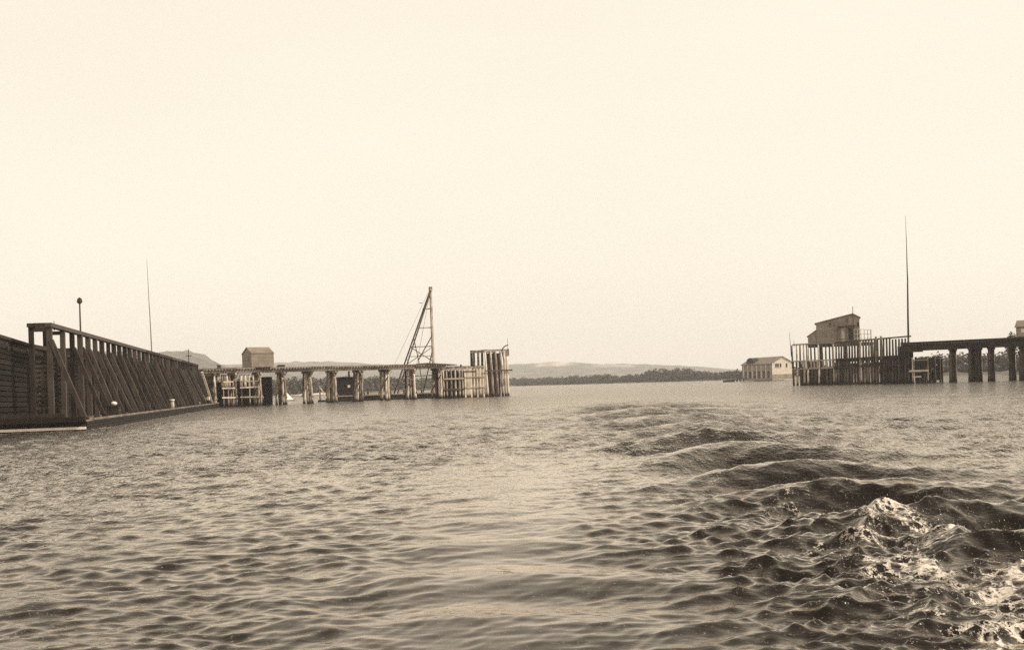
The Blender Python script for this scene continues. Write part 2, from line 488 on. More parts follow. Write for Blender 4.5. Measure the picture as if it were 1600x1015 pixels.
    dh = seg_dist(X, Y, [tuple(p0[:2]), tuple(p1[:2])])
    foam = np.maximum(foam, np.exp(-(dh / 0.9) ** 2) * np.clip((vnoise(X * 0.9, Y * 0.35, 150) - 0.66) * 3.2, 0, 0.7))
    pc = wat(152, 668)
    foam = np.maximum(foam, 0.8 * np.exp(-(np.hypot(X - pc.x, (Y - pc.y) * 0.4) / 0.55) ** 2) * (0.5 + nf))
    # the breaking crest stands up
    d = seg_dist(X, Y, pxs([(1340, 850), (1380, 830), (1430, 838), (1480, 850)]))
    H += 0.20 * np.exp(-(d / 0.42) ** 2)
    d = seg_dist(X, Y, pxs([(1640, 900), (1585, 912)]))
    H += 0.16 * np.exp(-(d / 0.35) ** 2)
    near = sstep(24, 14, Y) if False else (1 - sstep(14, 24, Y))
    H += near * np.clip(foam, 0, 1) * 0.07 * (fbm(X * 6, Y * 6, 160, 4, 0.65) - 0.30)
    calm_far = 1 - sstep(300, 500, R)
    H *= calm_far
    Xo = X + DX; Yo = Y + DY
    nr, na = X.shape
    co = np.stack([Xo, Yo, H], -1).reshape(-1, 3)
    idx = np.arange(nr * na).reshape(nr, na)
    a = idx[:-1]; b_ = idx[1:]
    an = np.roll(a, -1, 1); bn = np.roll(b_, -1, 1)
    quads = np.stack([a, an, bn, b_], -1).reshape(-1, 4)[:, ::-1]
    co = np.vstack([co, [[0, 0, 0]]])
    ctr = len(co) - 1
    tri = np.stack([np.full(na, ctr), np.roll(idx[0], -1), idx[0]], -1)[:, ::-1]
    me = bpy.data.meshes.new('water')
    nv = len(co); nq = len(quads); ntri = len(tri)
    me.vertices.add(nv); me.vertices.foreach_set('co', co.astype(np.float32).ravel())
    me.loops.add(nq * 4 + ntri * 3)
    me.loops.foreach_set('vertex_index', np.concatenate([quads.ravel(), tri.ravel()]).astype(np.int32))
    me.polygons.add(nq + ntri)
    me.polygons.foreach_set('loop_start', np.concatenate([np.arange(nq) * 4, nq * 4 + np.arange(ntri) * 3]).astype(np.int32))
    me.update(calc_edges=True)
    me.polygons.foreach_set('use_smooth', np.ones(nq + ntri, dtype=bool))
    for nm, arr in (('foam', foam), ('far', 0.45 * sstep(10, 40, R) + 0.55 * sstep(40, 160, R)), ('ruffle', np.clip(ruffle, 0, 2.2))):
        at_ = me.attributes.new(nm, 'FLOAT', 'POINT')
        at_.data.foreach_set('value', np.concatenate([arr.ravel(), [0]]).astype(np.float32))
    me.materials.append(water_material())
    ob = bpy.data.objects.new('water', me)
    COL.objects.link(ob)
    tag(ob, 'rippled brown river with a boat wake curling to the right', kind='structure')
    n0 = me.polygons[1000].normal
    if n0.z < 0: me.flip_normals()
build_water()

def build_spray():
    rr = random.Random(5); mb = MB()
    spots = [(1395, 822, .45, 60), (1440, 836, .4, 40), (1470, 842, .3, 25), (1405, 885, .4, 50), (1585, 905, .5, 80), (1570, 960, .4, 45), (1550, 985, .5, 60), (1525, 850, .3, 15)]
    for (x, y, sp, n) in spots:
        c = wat(x, y)
        for _ in range(n // 2):
            p = c + Vector((rr.gauss(0, sp), rr.gauss(0, sp * .8), 0.18 + abs(rr.gauss(0, .09))))
            q = .003 + .007 * rr.random() ** 3
            i = len(mb.v)
            mb.v += [tuple(p + Vector(d) * q) for d in ((1, 0, 0), (-1, 0, 0), (0, 1, 0), (0, -1, 0), (0, 0, 1.3), (0, 0, -1.3))]
            mb.f += [tuple(i + k for k in f) for f in ((0, 2, 4), (2, 1, 4), (1, 3, 4), (3, 0, 4), (2, 0, 5), (1, 2, 5), (3, 1, 5), (0, 3, 5))]
    tag(mb.build('spray', M_CANV, None, True), 'fine spray drops over the breaking wake', kind='stuff')
build_spray()

# ------------------------------------------------------------------ far banks and hills
def ground_mat(name, a, b_, sc_=0.02):
    m, n, b = new_mat(name)
    N, L = n.nodes.new, n.links.new
    ge = N('ShaderNodeNewGeometry')
    nz = N('ShaderNodeTexNoise'); nz.inputs['Scale'].default_value = sc_; nz.inputs['Detail'].default_value = 8
    L(ge.outputs['Position'], nz.inputs[0])
    cr = N('ShaderNodeValToRGB')
    cr.color_ramp.elements[0].position = 0.38; cr.color_ramp.elements[0].color = (*a, 1)
    cr.color_ramp.elements[1].position = 0.62; cr.color_ramp.elements[1].color = (*b_, 1)
    L(nz.outputs[0], cr.inputs[0])
    at_ = N('ShaderNodeAttribute'); at_.attribute_name = 'rock'
    mx = N('ShaderNodeMix'); mx.data_type = 'RGBA'
    mx.inputs[7].default_value = (0.58, 0.50, 0.41, 1)
    L(at_.outputs['Fac'], mx.inputs[0]); L(cr.outputs[0], mx.inputs[6])
    L(mx.outputs[2], b.inputs['Base Color'])
    b.inputs['Roughness'].default_value = 0.95
    b.inputs['Specular IOR Level'].default_value = 0.1
    return m
M_BANK = ground_mat('bank_earth', (0.07, 0.055, 0.04), (0.15, 0.12, 0.09))
M_HILL = ground_mat('wooded_hillside', (0.04, 0.032, 0.024), (0.11, 0.088, 0.066))

# shoreline: picture column -> distance
SH_PX = [-1600, -400, 200, 420, 480, 640, 800, 900, 1000, 1080, 1150, 1175, 1300, 1440, 1504, 1580, 1650, 2200, 3200]
SH_Z = [520, 520, 560, 570, 590, 700, 1240, 1060, 930, 900, 760, 505, 480, 470, 480, 470, 460, 440, 440]

def grid_mesh(name, P, mat, rock=None):
    nr, nc = P.shape[:2]
    idx = np.arange(nr * nc).reshape(nr, nc)
    q = np.stack([idx[:-1, :-1], idx[:-1, 1:], idx[1:, 1:], idx[1:, :-1]], -1).reshape(-1, 4)
    me = bpy.data.meshes.new(name)
    me.from_pydata(P.reshape(-1, 3).tolist(), [], q.tolist())
    me.polygons.foreach_set('use_smooth', [True] * len(me.polygons))
    if rock is not None:
        a = me.attributes.new('rock', 'FLOAT', 'POINT')
        a.data.foreach_set('value', rock.ravel().astype(np.float32))
    me.materials.append(mat)
    ob = bpy.data.objects.new(name, me)
    COL.objects.link(ob)
    return ob

px = np.linspace(-1600, 3200, 420)
shz = np.interp(px, SH_PX, SH_Z)
shz = shz * (1 + 0.03 * (vnoise(px / 25, px * 0, 3) - 0.5))
rows = [(-3, -0.6), (0, 0.0), (4, 0.5), (14, 1.1), (40, 1.7), (120, 2.4), (500, 3), (1500, 5), (7000, 6)]
P = np.zeros((len(rows), len(px), 3)); rk = np.zeros(P.shape[:2])
for i, (d, z) in enumerate(rows):
    Zd = np.minimum(shz + d, 7300 / np.sqrt(1 + ((px - CX) / F) ** 2))
    P[i, :, 0] = (px - CX) / F * Zd; P[i, :, 1] = Zd
    P[i, :, 2] = z + (0.8 * (vnoise(px / 12, px * 0 + i, 9) - 0.4) if 1 < i < 5 else 0)
    if 1 <= i <= 2: rk[i] = np.clip(np.interp(px, [380, 430, 500, 540, 1120, 1150, 1230, 1260], [0, 1, 1, 0, 0, .8, .8, 0]), 0, 1)
tag(grid_mesh('river_bank', P, M_BANK, rk), 'low far bank of the river', kind='structure')

def hills(name, knots, Z0, depth, px0, px1, seed, rough, label, rockf=None):
    px = np.linspace(px0, px1, 260)
    kx = [k[0] for k in knots]; ky = [k[1] for k in knots]
    yy = np.interp(px, kx, ky)
    n = 26
    P = np.zeros((n, len(px), 3)); rk = np.zeros((n, len(px)))
    for i in range(n):
        t = i / (n - 1)
        Zd = Z0 + depth * (t - 0.5)
        prof = math.sin(min(t * 2, 1) * math.pi / 2) ** 1.2 if t < 0.5 else math.cos((t - 0.5) * math.pi) ** 0.8 if t < 1 else 0
        X = (px - CX) / F * Zd
        top = CAMH + (HY - np.tan(ROLL) * (px - CX) - yy) / F * Z0
        z = top * prof
        bump = fbm(X / 160, Zd / 160 + 0 * X, seed, 5)
        z = z * (0.86 + 0.24 * bump) + rough * (fbm(X / 22, 0 * X + Zd / 22, seed + 9, 2) - 0.5) * prof
        P[i, :, 0] = X; P[i, :, 1] = Zd; P[i, :, 2] = z - (1 if t in (0, 1) else 0)
        if rockf is not None: rk[i] = rockf(px, t, X)
    o = grid_mesh(name, P, M_HILL, rk)
    return tag(o, label, kind='structure')

hills('hills', [(-700, 560), (-200, 545), (100, 552), (200, 553), (255, 552), (275, 550), (300, 552), (322, 556), (335, 565), (350, 572), (380, 574), (470, 588), (560, 600)],
      2600, 900, -700, 560, 21, 10, 'wooded bluff rising behind the pontoon')
def rockf(px, t, X):
    a = np.interp(px, [842, 846, 855, 860, 868, 885, 890, 905, 930, 938, 942, 950, 985, 992], [0, 1, 1, 0.2, 1, 1, .4, 0, 0, .8, .2, 0.5, .6, 0])
    return a * (0.30 < t < 0.46) * (0.4 + 0.6 * vnoise(X / 25, X * 0 + t * 30, 4))
hills('hills', [(-900, 560), (200, 578), (430, 567), (450, 566), (490, 564), (530, 567), (600, 568), (700, 570), (800, 569), (850, 567), (890, 566), (940, 568), (1000, 569), (1060, 571), (1110, 574), (1160, 578), (1230, 580), (1400, 566), (1470, 560), (1600, 556), (2400, 545)],
      4300, 1500, -900, 2400, 33, 8, 'pale distant bluffs with bare rock faces across the river', rockf)

# ------------------------------------------------------------------ woods on the far bank
def crown_pts(c, rx, rz, n, leaf):
    """leaf-clump quads through the volume of a lumpy crown"""
    lobes = [(c + Vector((random.uniform(-.55, .55) * rx, random.uniform(-.55, .55) * rx, random.uniform(-.5, .55) * rz)),
              random.uniform(.38, .62)) for _ in range(7)]
    V, Fc = [], []
    for k in range(n):
        lc, s = random.choice(lobes)
        d = Vector((random.gauss(0, 1), random.gauss(0, 1), random.gauss(0, 1))).normalized()
        rr = random.uniform(0.55, 1.0)
        p = lc + Vector((d.x * rx * s * rr, d.y * rx * s * rr, d.z * rz * s * rr))
        nrm = (d + Vector((random.uniform(-.7, .7), random.uniform(-.7, .7), random.uniform(-.2, .9)))).normalized()
        a = nrm.orthogonal().normalized(); b = nrm.cross(a)
        an = random.uniform(0, 6.28)
        a, b = a * math.cos(an) + b * math.sin(an), b * math.cos(an) - a * math.sin(an)
        l = leaf * random.uniform(0.6, 1.3)
        i = len(V)
        V += [p + a * l + b * l * .4, p + b * l * .9 - a * l * .3, p - a * l - b * l * .3, p - b * l * .8 + a * l * .4]
        Fc.append((i, i + 1, i + 2, i + 3))
    return V, Fc

def woods(label, spans, n_leaf=150):
    """spans: (px0, px1, top_y list, extra distance, spacing)"""
    mb = MB()
    for (p0, p1, tops, extra, step) in spans:
        pxx = p0
        while pxx < p1:
            Zs = float(np.interp(pxx, SH_PX, SH_Z)) + extra + random.uniform(0, 12)
            ty = float(np.interp(pxx, [t[0] for t in tops], [t[1] for t in tops])) + random.choice((random.uniform(-1.2, 2.0), random.uniform(-2.5, 3.5)))
            top = zat(pxx, ty, Zs)
            b = base(pxx, Zs)
            h = max(top - 1.0, 2.5)
            rx = h * random.uniform(0.38, 0.6)
            V, Fc = crown_pts(Vector((b.x, b.y, 1.0 + h * 0.52)), rx, h * 0.52, n_leaf, max(0.55, Zs / F * 1.5))
            i0 = len(mb.v); mb.v += [tuple(v) for v in V]; mb.f += [tuple(i0 + k for k in f) for f in Fc]
            mb.log((b.x, b.y, -0.2), (b.x + .2, b.y, 1 + h * .5), h * .03, h * .012, 5, 2, 0.05)
            pxx += step * random.uniform(0.6, 1.1) * (rx * F / Zs) / 14
    o = mb.build('woods', M_LEAF)
    return tag(o, label, kind='stuff')

woods('belt of willow trees on the bank seen through the left trestle',
      [(150, 700, [(150, 594), (440, 591), (460, 586), (500, 590), (560, 587), (580, 589), (600, 585), (640, 591), (700, 589)], 6, 7),
       (150, 700, [(150, 604), (700, 602)], 3, 8)], 170)
woods('low hazy tree line along the far shore at centre',
      [(700, 1015, [(700, 588), (800, 591), (860, 589), (930, 586), (945, 584), (960, 587), (1010, 583)], 8, 6),
       (700, 1015, [(700, 595), (800, 596), (1010, 590)], 4, 6)], 90)
woods('darker rounded tree clumps on the shore left of the boathouse',
      [(1012, 1112, [(1012, 578), (1020, 575), (1050, 576), (1075, 574), (1090, 579), (1112, 582)], 8, 6),
       (1012, 1160, [(1012, 586), (1160, 585)], 4, 6), (1105, 1175, [(1105, 582), (1140, 580), (1160, 577), (1175, 579)], 40, 6)], 120)
woods('dark tall trees on the shore seen under the right trestle',
      [(1230, 1470, [(1230, 575), (1400, 566), (1470, 556)], 40, 7),
       (1440, 1680, [(1440, 556), (1465, 553), (1480, 556), (1500, 549), (1530, 550), (1560, 552), (1590, 540), (1680, 530)], 8, 7),
       (1440, 1680, [(1440, 570), (1680, 566)], 3, 7)], 170)

def tree(label, px_, Zs, top_y, rx, n=1500, leaf=0.3):
    b = base(px_, Zs); top = zat(px_, top_y, Zs)
    b.z = 0.0
    t = thing('shore_tree', label, 'tree', b)
    tr = MB().log((b.x, b.y, -0.5), (b.x + .3, b.y + .2, top * .55), .38, .2, 8, 5, .06)
    for k in range(6):
        an = random.uniform(0, 6.28)
        tr.log((b.x + .2, b.y + .1, top * (.35 + .04 * k)), (b.x + math.cos(an) * rx * .6, b.y + math.sin(an) * rx * .6, top * random.uniform(.6, .85)), .14, .04, 6, 3, .05)
    tr.build('trunk', M_BARK, t)
    V, Fc = crown_pts(Vector((b.x, b.y, top * .66)), rx, top * .36, n, leaf)
    mb = MB(); mb.v = [tuple(v) for v in V]; mb.f = Fc
    mb.build('crown', M_LEAF, t)
tree('dark bushy tree showing above the right trestle, left of the gabled hut', 1583, 345, 518, 2.2, 1400, .3)
# a tongue of land carrying those two trees
c0 = base(1600, 338)
mb = MB()
ring = []
for k in range(28):
    an = 2 * math.pi * k / 28
    rr = 1 + random.uniform(-.1, .1)
    ring.append((c0.x + 24 + math.cos(an) * 32 * rr, c0.y + math.sin(an) * 14 * rr))
for k in range(28):
    a, b = ring[k], ring[(k + 1) % 28]
    mb.poly([(a[0], a[1], -.4), (b[0], b[1], -.4), (c0.x + 24 + (b[0] - c0.x - 24) * .7, c0.y + (b[1] - c0.y) * .7, .8), (c0.x + 24 + (a[0] - c0.x - 24) * .7, c0.y + (a[1] - c0.y) * .7, .8)])
    mb.poly([(c0.x + 24 + (a[0] - c0.x - 24) * .7, c0.y + (a[1] - c0.y) * .7, .8), (c0.x + 24 + (b[0] - c0.x - 24) * .7, c0.y + (b[1] - c0.y) * .7, .8), (c0.x + 24, c0.y, 1.2)])
tag(mb.build('land_spit', M_BANK, smooth=True), 'low spit of land under the trees at right', kind='structure')

# ------------------------------------------------------------------ the pontoon
PA = wat(133, 672); PB = base(342, 181)
PD = (PB - PA).normalized(); PLEN = (PB - PA).length
PN = Vector((PD.y, -PD.x, 0))           # to the right, towards the channel
def PP(s, w_, z): return PA + PD * s - PN * w_ + UP * z

pont = thing('pontoon_bridge', 'long dark timber railway pontoon swung open, with tall raking braces along its side', 'pontoon', PA)
HW, DK = 17.5, 0.62
MB().hexa([PP(0.0, 0.15, -0.8), PP(0.0, HW, -0.8), PP(PLEN, HW, -0.8), PP(PLEN, 0.15, -0.8),
           PP(0, 0, DK - .12), PP(0, HW, DK - .12), PP(PLEN, HW, DK - .12), PP(PLEN, 0, DK - .12)]).build('hull', M_BLK, pont)
# hull strakes on the near end and on the long side
for k in range(3):
    z = 0.02 + k * 0.20
    beam('strake', PP(-0.05, -0.05, z + .1), PP(-0.05, HW, z + .1), 0.10, 0.18, M_BLK, pont)
    beam('strake', PP(0.1, -0.06, z + .1), PP(PLEN, -0.06, z + .1), 0.10, 0.17, M_BLK, pont)
beam('bow_timber', PP(-0.25, -0.1, .78), PP(-0.25, HW, .78), 0.5, 0.36, M_TAR, pont)
beam('bow_timber', PP(-0.10, 1.2, 1.10), PP(-0.10, HW, 1.10), 0.4, 0.26, M_TAR, pont)
beam('waterline_glint', PP(-0.16, -0.1, 0.17), PP(-0.16, HW, 0.17), 0.14, 0.18, M_CANV, pont)  # pale strip standing in for the light reflected along the bow waterline
# deck boards running along the open walkway, and the closed deck further in
for k in range(12):
    for j in range(6):
        s0, s1 = PLEN * j / 6 + .015, PLEN * (j + 1) / 6 - .015
        beam('deck_board', PP(s0, 0.16 + k * .31, DK + random.uniform(-.012, .012)), PP(s1, 0.16 + k * .31, DK + random.uniform(-.012, .012)), 0.295, 0.07, M_GRY, pont)
MB().hexa([PP(0, 3.8, DK - .12), PP(0, HW - .1, DK - .12), PP(PLEN, HW - .1, DK - .12), PP(PLEN, 3.8, DK - .12),
           PP(0, 3.8, DK + .02), PP(0, HW - .1, DK + .02), PP(PLEN, HW - .1, DK + .02), PP(PLEN, 3.8, DK + .02)]).build('deck', M_TAR, pont)
beam('deck_edge_timber', PP(3, 0.0, DK + .10), PP(PLEN, 0.0, DK + .10), 0.16, 0.16, M_GRY, pont)

def toph(s): return 7.50 - 0.65 * s / PLEN
W1, W2 = 3.3, 4.55
S = [5.3, 9.6, 12.9, 16.0]
while S[-1] < PLEN - 2.6: S.append(S[-1] + 3.05 + random.uniform(-.16, .16))
for i, s in enumerate(S):
    zt = toph(s)
    j_ = lambda a=.07: random.uniform(-a, a)
    tb_ = .36 + j_(.05)
    beam('post', PP(s + j_(), W1 + j_(.04), DK), PP(s + j_(.04), W1, zt), tb_, tb_, M_BRN if i % 4 != 2 else M_TAR, pont, up=PD)
    zb_ = zt if i < 2 else zt - 1.15
    beam('post', PP(s, W2, DK), PP(s, W2, zb_), .32, .32, M_TAR, pont, up=PD)
    beam('cross_beam', PP(s, W1 + .18, zb_ - .17), PP(s, W2 - .16, zb_ - .17), .26, .28, M_BRN, pont)
    if i != 1:
        beam('raking_brace', PP(s + .02 + j_(), W1 - .12, zt - 1.05 + j_(.14)), PP(s + .02 + j_(.18), 1.0 + j_(.15), DK + .06), .30 + j_(.06), .32 + j_(.05), M_BRN if i % 5 != 3 else M_TAR, pont, up=PD)
    beam('foot_block', PP(s - .3, .97, DK + .13), PP(s + .3, .97, DK + .13), .4, .18, M_TAR, pont)
    if i + 1 < len(S):
        s2 = S[i + 1]
        beam('girt', PP(s + .2, W2, zt - 1.35), PP(s2 - .2, W2, toph(s2) - 1.35), .2, .3, M_TAR, pont)
# top plates in lengths
n_top = 9
for j in range(n_top):
    s0 = S[0] - .35 + (S[-1] - S[0] + .7) * j / n_top; s1 = S[0] - .35 + (S[-1] - S[0] + .7) * (j + 1) / n_top
    beam('top_plate', PP(s0, W1, toph(s0) + .16), PP(s1 - .01, W1, toph(s1) + .16), .46, .30, M_BRN, pont)
beam('top_plate', PP(S[0] - .35, W2, toph(S[0]) + .16), PP(S[1] + .3, W2, toph(S[1]) + .16), .42, .28, M_TAR, pont)
beam('end_cap', PP(S[0] - .1, W1 + .24, toph(0) + .15), PP(S[0] - .1, W2 - .22, toph(0) + .15), .44, .26, M_BRN, pont)
# ladder boards between the first two pairs of posts
for s in S[:2]:
    for k in range(11):
        z = 1.6 + k * .34
        beam('rung', PP(s, W1 + .19, z), PP(s, W2 - .17, z), .06, .15, M_BRN, pont)
# elevated track on cribbing along the middle
TW0, TW1, TZ = 6.3, 10.9, 6.75
def trk(s): return float(np.interp(s, [0, 22, PLEN], [TZ, 5.95, 5.6]))
sT = np.arange(1.2, PLEN - .5, 3.6)
for s in sT:
    for w_ in (TW0, TW0 + 1.5, TW1 - 1.5, TW1):
        beam('crib_post', PP(s, w_, DK), PP(s, w_, trk(s) - .75), .3, .3, M_TAR, pont, up=PD)
    beam('crib_cap', PP(s, TW0 - .3, trk(s) - .6), PP(s, TW1 + .3, trk(s) - .6), .32, .3, M_TAR, pont)
    MB().beam(PP(s - .2, TW0, DK + .3), PP(s - .2, TW1, trk(s) - 1), .08, .25).build('sway_brace', M_TAR, pont)
for a_, b_ in ((.2, 22), (22.01, 60), (60.01, PLEN)):
    for w_ in (TW0, TW0 + 1.6, TW1 - 1.6, TW1):
        beam('track_stringer', PP(a_, w_, trk(a_) - .22), PP(b_, w_, trk(b_) - .22), .3, .44, M_TAR, pont)
    for w_ in (TW0 - .2, TW1 + .2):
        beam('guard_timber', PP(a_, w_, trk(a_) + .14), PP(b_, w_, trk(b_) + .14), .22, .2, M_BRN, pont)
for s in np.arange(.4, PLEN, 0.62):
    beam('tie', PP(s, TW0 - .35, trk(s) + .02), PP(s, TW1 + .35, trk(s) + .02), .26, .1, M_TAR, pont)
# plank sheathing along the crib (side towards the channel) and on its near end
nb = 10
for j in range(nb):
    s0, s1 = 1.0 + (PLEN - 1.5) * j / nb, 1.0 + (PLEN - 1.5) * (j + 1) / nb - .03
    for k in range(15):
        f_ = (k + .5) / 15
        beam('sheathing_plank', PP(s0, TW0 - .2, DK + (trk(s0) - .3 - DK) * f_), PP(s1, TW0 - .2, DK + (trk(s1) - .3 - DK) * f_), .06, .30, M_BLK, pont)
for k in range(13):
    w_ = TW0 + .2 + k * .36
    tall = 2 <= k
    beam('end_board', PP(.85, w_, DK), PP(.85, w_, trk(0) - 1.7 if tall else trk(0) - .9), .34, .06, M_BLK if k % 3 else M_TAR, pont, up=PD)
for k in range(5):
    w_ = TW0 + 1.9 + k * .42
    beam('panel_board', PP(.78, w_, trk(0) - 1.72), PP(.78, w_, trk(0) - .72), .40, .06, M_BRN, pont, up=PD)
# far end: pale raking timbers carrying the apron
for k, w_ in enumerate((1.0, 2.2, 3.4)):
    beam('apron_strut', PP(PLEN - .4 + .2 * k, w_, DK), PP(PLEN - 3.2, w_ + 1.2, 5.8), .34, .34, M_GRY if k else M_PALE, pont, up=PD)

# ------------------------------------------------------------------ things standing on the pontoon
def pole_top(px_, py, w_, zb):
    """s on the pontoon line at offset w_ for a picture column"""
    A, B = PP(0, w_, 0), PP(PLEN, w_, 0)
    p = on_line(px_, A, B)
    return p, zat(px_, py, p.y)
p, z = pole_top(129, 474, TW0 - .35, 0)
t = thing('lamp_post', 'slim iron lamp post with a round lantern above the pontoon', 'lamp post', Z3(p, TZ))
log('pole', Z3(p, TZ - .4), Z3(p, z), .10, .07, M_IRON, t, .01)
g = MB().log(Z3(p, z - .02), Z3(p, z + .15), .12, .26, 10, 1).log(Z3(p, z + .15), Z3(p, z + .42), .26, .20, 10, 1)
g.build('lantern', M_IRON, t, True)
MB().log(Z3(p, z + .42), Z3(p, z + .58), .23, .04, 10, 1).build('cap', M_IRON, t, True)
p, z = pole_top(236, 405, TW0 - .4, 0)
t = thing('tall_mast', 'tall thin tapering mast rising from the middle of the pontoon', 'mast', Z3(p, TZ - 3))
q = on_line(241, PP(0, TW0 - .4, 0), PP(PLEN, TW0 - .4, 0))
log('pole', Z3(q, DK), Z3(p, z), .12, .02, M_GRY, t, .02, 8)
beam('step_block', Z3(q, DK) - PN * .3, Z3(q, DK) + PN * .3, .5, .5, M_TAR, t)
p, z = pole_top(296.5, 545, TW0 - .4, 0)
t = thing('signal_staff', 'thin short staff near the far end of the pontoon', 'staff', Z3(p, TZ - 3))
log('pole', Z3(p, DK), Z3(p, z), .09, .06, M_TAR, t, .01)
beam('crossarm', Z3(p, z - 1.2) - PN * .5, Z3(p, z - 1.2) + PN * .5, .12, .12, M_TAR, t)
p = PP(S[2] - .3, W2, 0)
t = thing('iron_pin', 'small pointed iron pin on top of the near truss', 'pin', Z3(p, toph(8) + .3))
log('shaft', Z3(p, toph(8) + .2), Z3(p, toph(8) + 1.0), .045, .02, M_IRON, t, 0)
log('collar', Z3(p, toph(8) + .3), Z3(p, toph(8) + .42), .1, .1, M_IRON, t, 0, 1)

# crate with a white bundle near the bow, white post and box further along
pc = on_line(177, PP(0, .45, 0), PP(PLEN, .45, 0))
t = thing('deck_crate', 'dark slatted timber crate on the pontoon walkway, bundle on top', 'crate', Z3(pc, DK + .04))
def cr_p(a, b, z): return pc + PD * a - PN * b + UP * z
z0 = DK + .04
for a in (-.5, .5):
    for b in (-.4, .4):
        beam('corner_post', cr_p(a, b, z0), cr_p(a, b, z0 + .82), .1, .1, M_TAR, t, up=PD)
for k in range(4):
    z = z0 + .1 + k * .2
    for b in (-.45, .45):
        beam('slat', cr_p(-.55, b, z), cr_p(.55, b, z), .03, .15, M_BRN, t)
    for a in (-.55, .55):
        beam('slat', cr_p(a, -.43, z), cr_p(a, .43, z), .03, .15, M_TAR, t)
beam('lid', cr_p(-.58, 0, z0 + .85), cr_p(.58, 0, z0 + .85), .98, .05, M_TAR, t)

def lump(name, c, rx, ry, rz, mat, parent=None, n=12, m=8, seed=0):
    rr = random.Random(seed); mb = MB()
    off = [[1 + rr.uniform(-.16, .16) for _ in range(n)] for _ in range(m + 1)]
    for i in range(m + 1):
        th = math.pi * i / m
        for j in range(n):
            an = 2 * math.pi * j / n
            k = off[i][j] if 0 < i < m else 1
            mb.v.append((c.x + rx * k * math.sin(th) * math.cos(an), c.y + ry * k * math.sin(th) * math.sin(an), c.z + rz * k * math.cos(th)))
    for i in range(m):
        for j in range(n):
            mb.f.append((i * n + j, i * n + (j + 1) % n, (i + 1) * n + (j + 1) % n, (i + 1) * n + j))
    return mb.build(name, mat, parent, True)
tag(lump('canvas_bundle', cr_p(.1, 0, z0 + 1.04), .24, .24, .17, M_CANV, seed=3), 'white canvas bundle lying on the slatted crate', 'bundle')
pb = on_line(268, PP(0, .5, 0), PP(PLEN, .5, 0))
t = thing('mooring_post', 'squat pale mooring post on the pontoon walkway', 'bollard', Z3(pb, DK))
log('shaft', Z3(pb, DK), Z3(pb, DK + .95), .30, .24, M_PALE, t, 0, 2)
log('head', Z3(pb, DK + .95), Z3(pb, DK + 1.15), .33, .30, M_PALE, t, 0, 1)
pb = on_line(325, PP(0, .7, 0), PP(PLEN, .7, 0))
t = thing('signal_lantern', 'small white lantern box at the far end of the walkway', 'lantern', Z3(pb, DK))
beam('stand', Z3(pb, DK), Z3(pb, DK + .7), .16, .16, M_TAR, t)
beam('lamp_box', Z3(pb, DK + .7), Z3(pb, DK + 1.1), .42, .42, M_WHT, t)
beam('lid', Z3(pb, DK + 1.1), Z3(pb, DK + 1.2), .34, .34, M_WHT, t)

# ------------------------------------------------------------------ left trestle
TA, TB = base(330, 183), base(700, 208)
TD = (TB - TA).normalized(); TN = Vector((TD.y, -TD.x, 0))
LTL = (TB - TA).length
def TP(s, w_, z): return TA + TD * s + TN * w_ + UP * z          # w_ > 0 towards the camera
def ts(px_):
    p = on_line(px_, TA, TB); return (p - TA).dot(TD)
tres = thing('railway_trestle', 'left railway trestle on bleached pile bents carrying a shed', 'trestle', TA)
DZ = 6.25
bents = [ts(x) for x in (330, 363, 402, 439, 480, 518, 560, 601, 641, 683)]
for i, s in enumerate(bents):
    for k in range(5):
        w_ = -1.5 + k * .75
        bw_ = w_ * 1.3
        m_ = (M_MIXP, M_PALE, M_DPIL, M_PALE, M_PALE)[k] if i % 2 else (M_DPIL, M_PALE, M_PALE, M_MIXP, M_PALE)[k]
        log('pile', TP(s + random.uniform(-.25, .25), bw_ + random.uniform(-.15, .15), -1.2), TP(s, w_, DZ - .95), random.uniform(.20, .28), random.uniform(.16, .21), m_, tres, .06)
    beam('bent_cap', TP(s, -2.1, DZ - .80), TP(s, 2.1, DZ - .80), .34, .34, M_MIXP, tres)
    MB().beam(TP(s - .24, -2.1, 1.2), TP(s - .24, 2.0, 4.4), .08, .26).build('sway_brace', M_MIXP, tres)
    MB().beam(TP(s + .24, 2.1, 1.2), TP(s + .24, -2.0, 4.4), .08, .26).build('sway_brace', M_MIXP, tres)
    if i > 0:
        # corbel brackets under the stringer
        for sg in (-1, 1):
            beam('bracket', TP(s, 1.7, DZ - 1.5), TP(s + sg * .5, 1.7, DZ - .62), .16, .2, M_MIXP, tres)
s_end = ts(690)
M_BULW = M_MIXP
cuts = [ts(313)] + bents[1:] + [s_end]
for a, b in zip(cuts[:-1], cuts[1:]):
    for w_ in (-1.7, -.7, .7, 1.75):
        beam('stringer', TP(a + .01, w_, DZ - .40), TP(b - .01, w_, DZ - .40), .34, .42, M_GRY, tres)
for s in np.arange(cuts[0], s_end, .52):
    beam('tie', TP(s, -2.2, DZ - .08), TP(s, 2.25 + random.uniform(-.08, .08), DZ - .08), .24, .2, M_GRY, tres)
for w_ in (-1.9, 1.95):
    for a, b in zip(cuts[:-1], cuts[1:]):
        beam('guard_timber', TP(a, w_, DZ + .12), TP(b - .02, w_, DZ + .12), .2, .18, M_GRY, tres)
for w_ in (-.75, .75):
    beam('rail', TP(cuts[0], w_, DZ + .10), TP(s_end, w_, DZ + .10), .07, .15, M_IRON, tres)
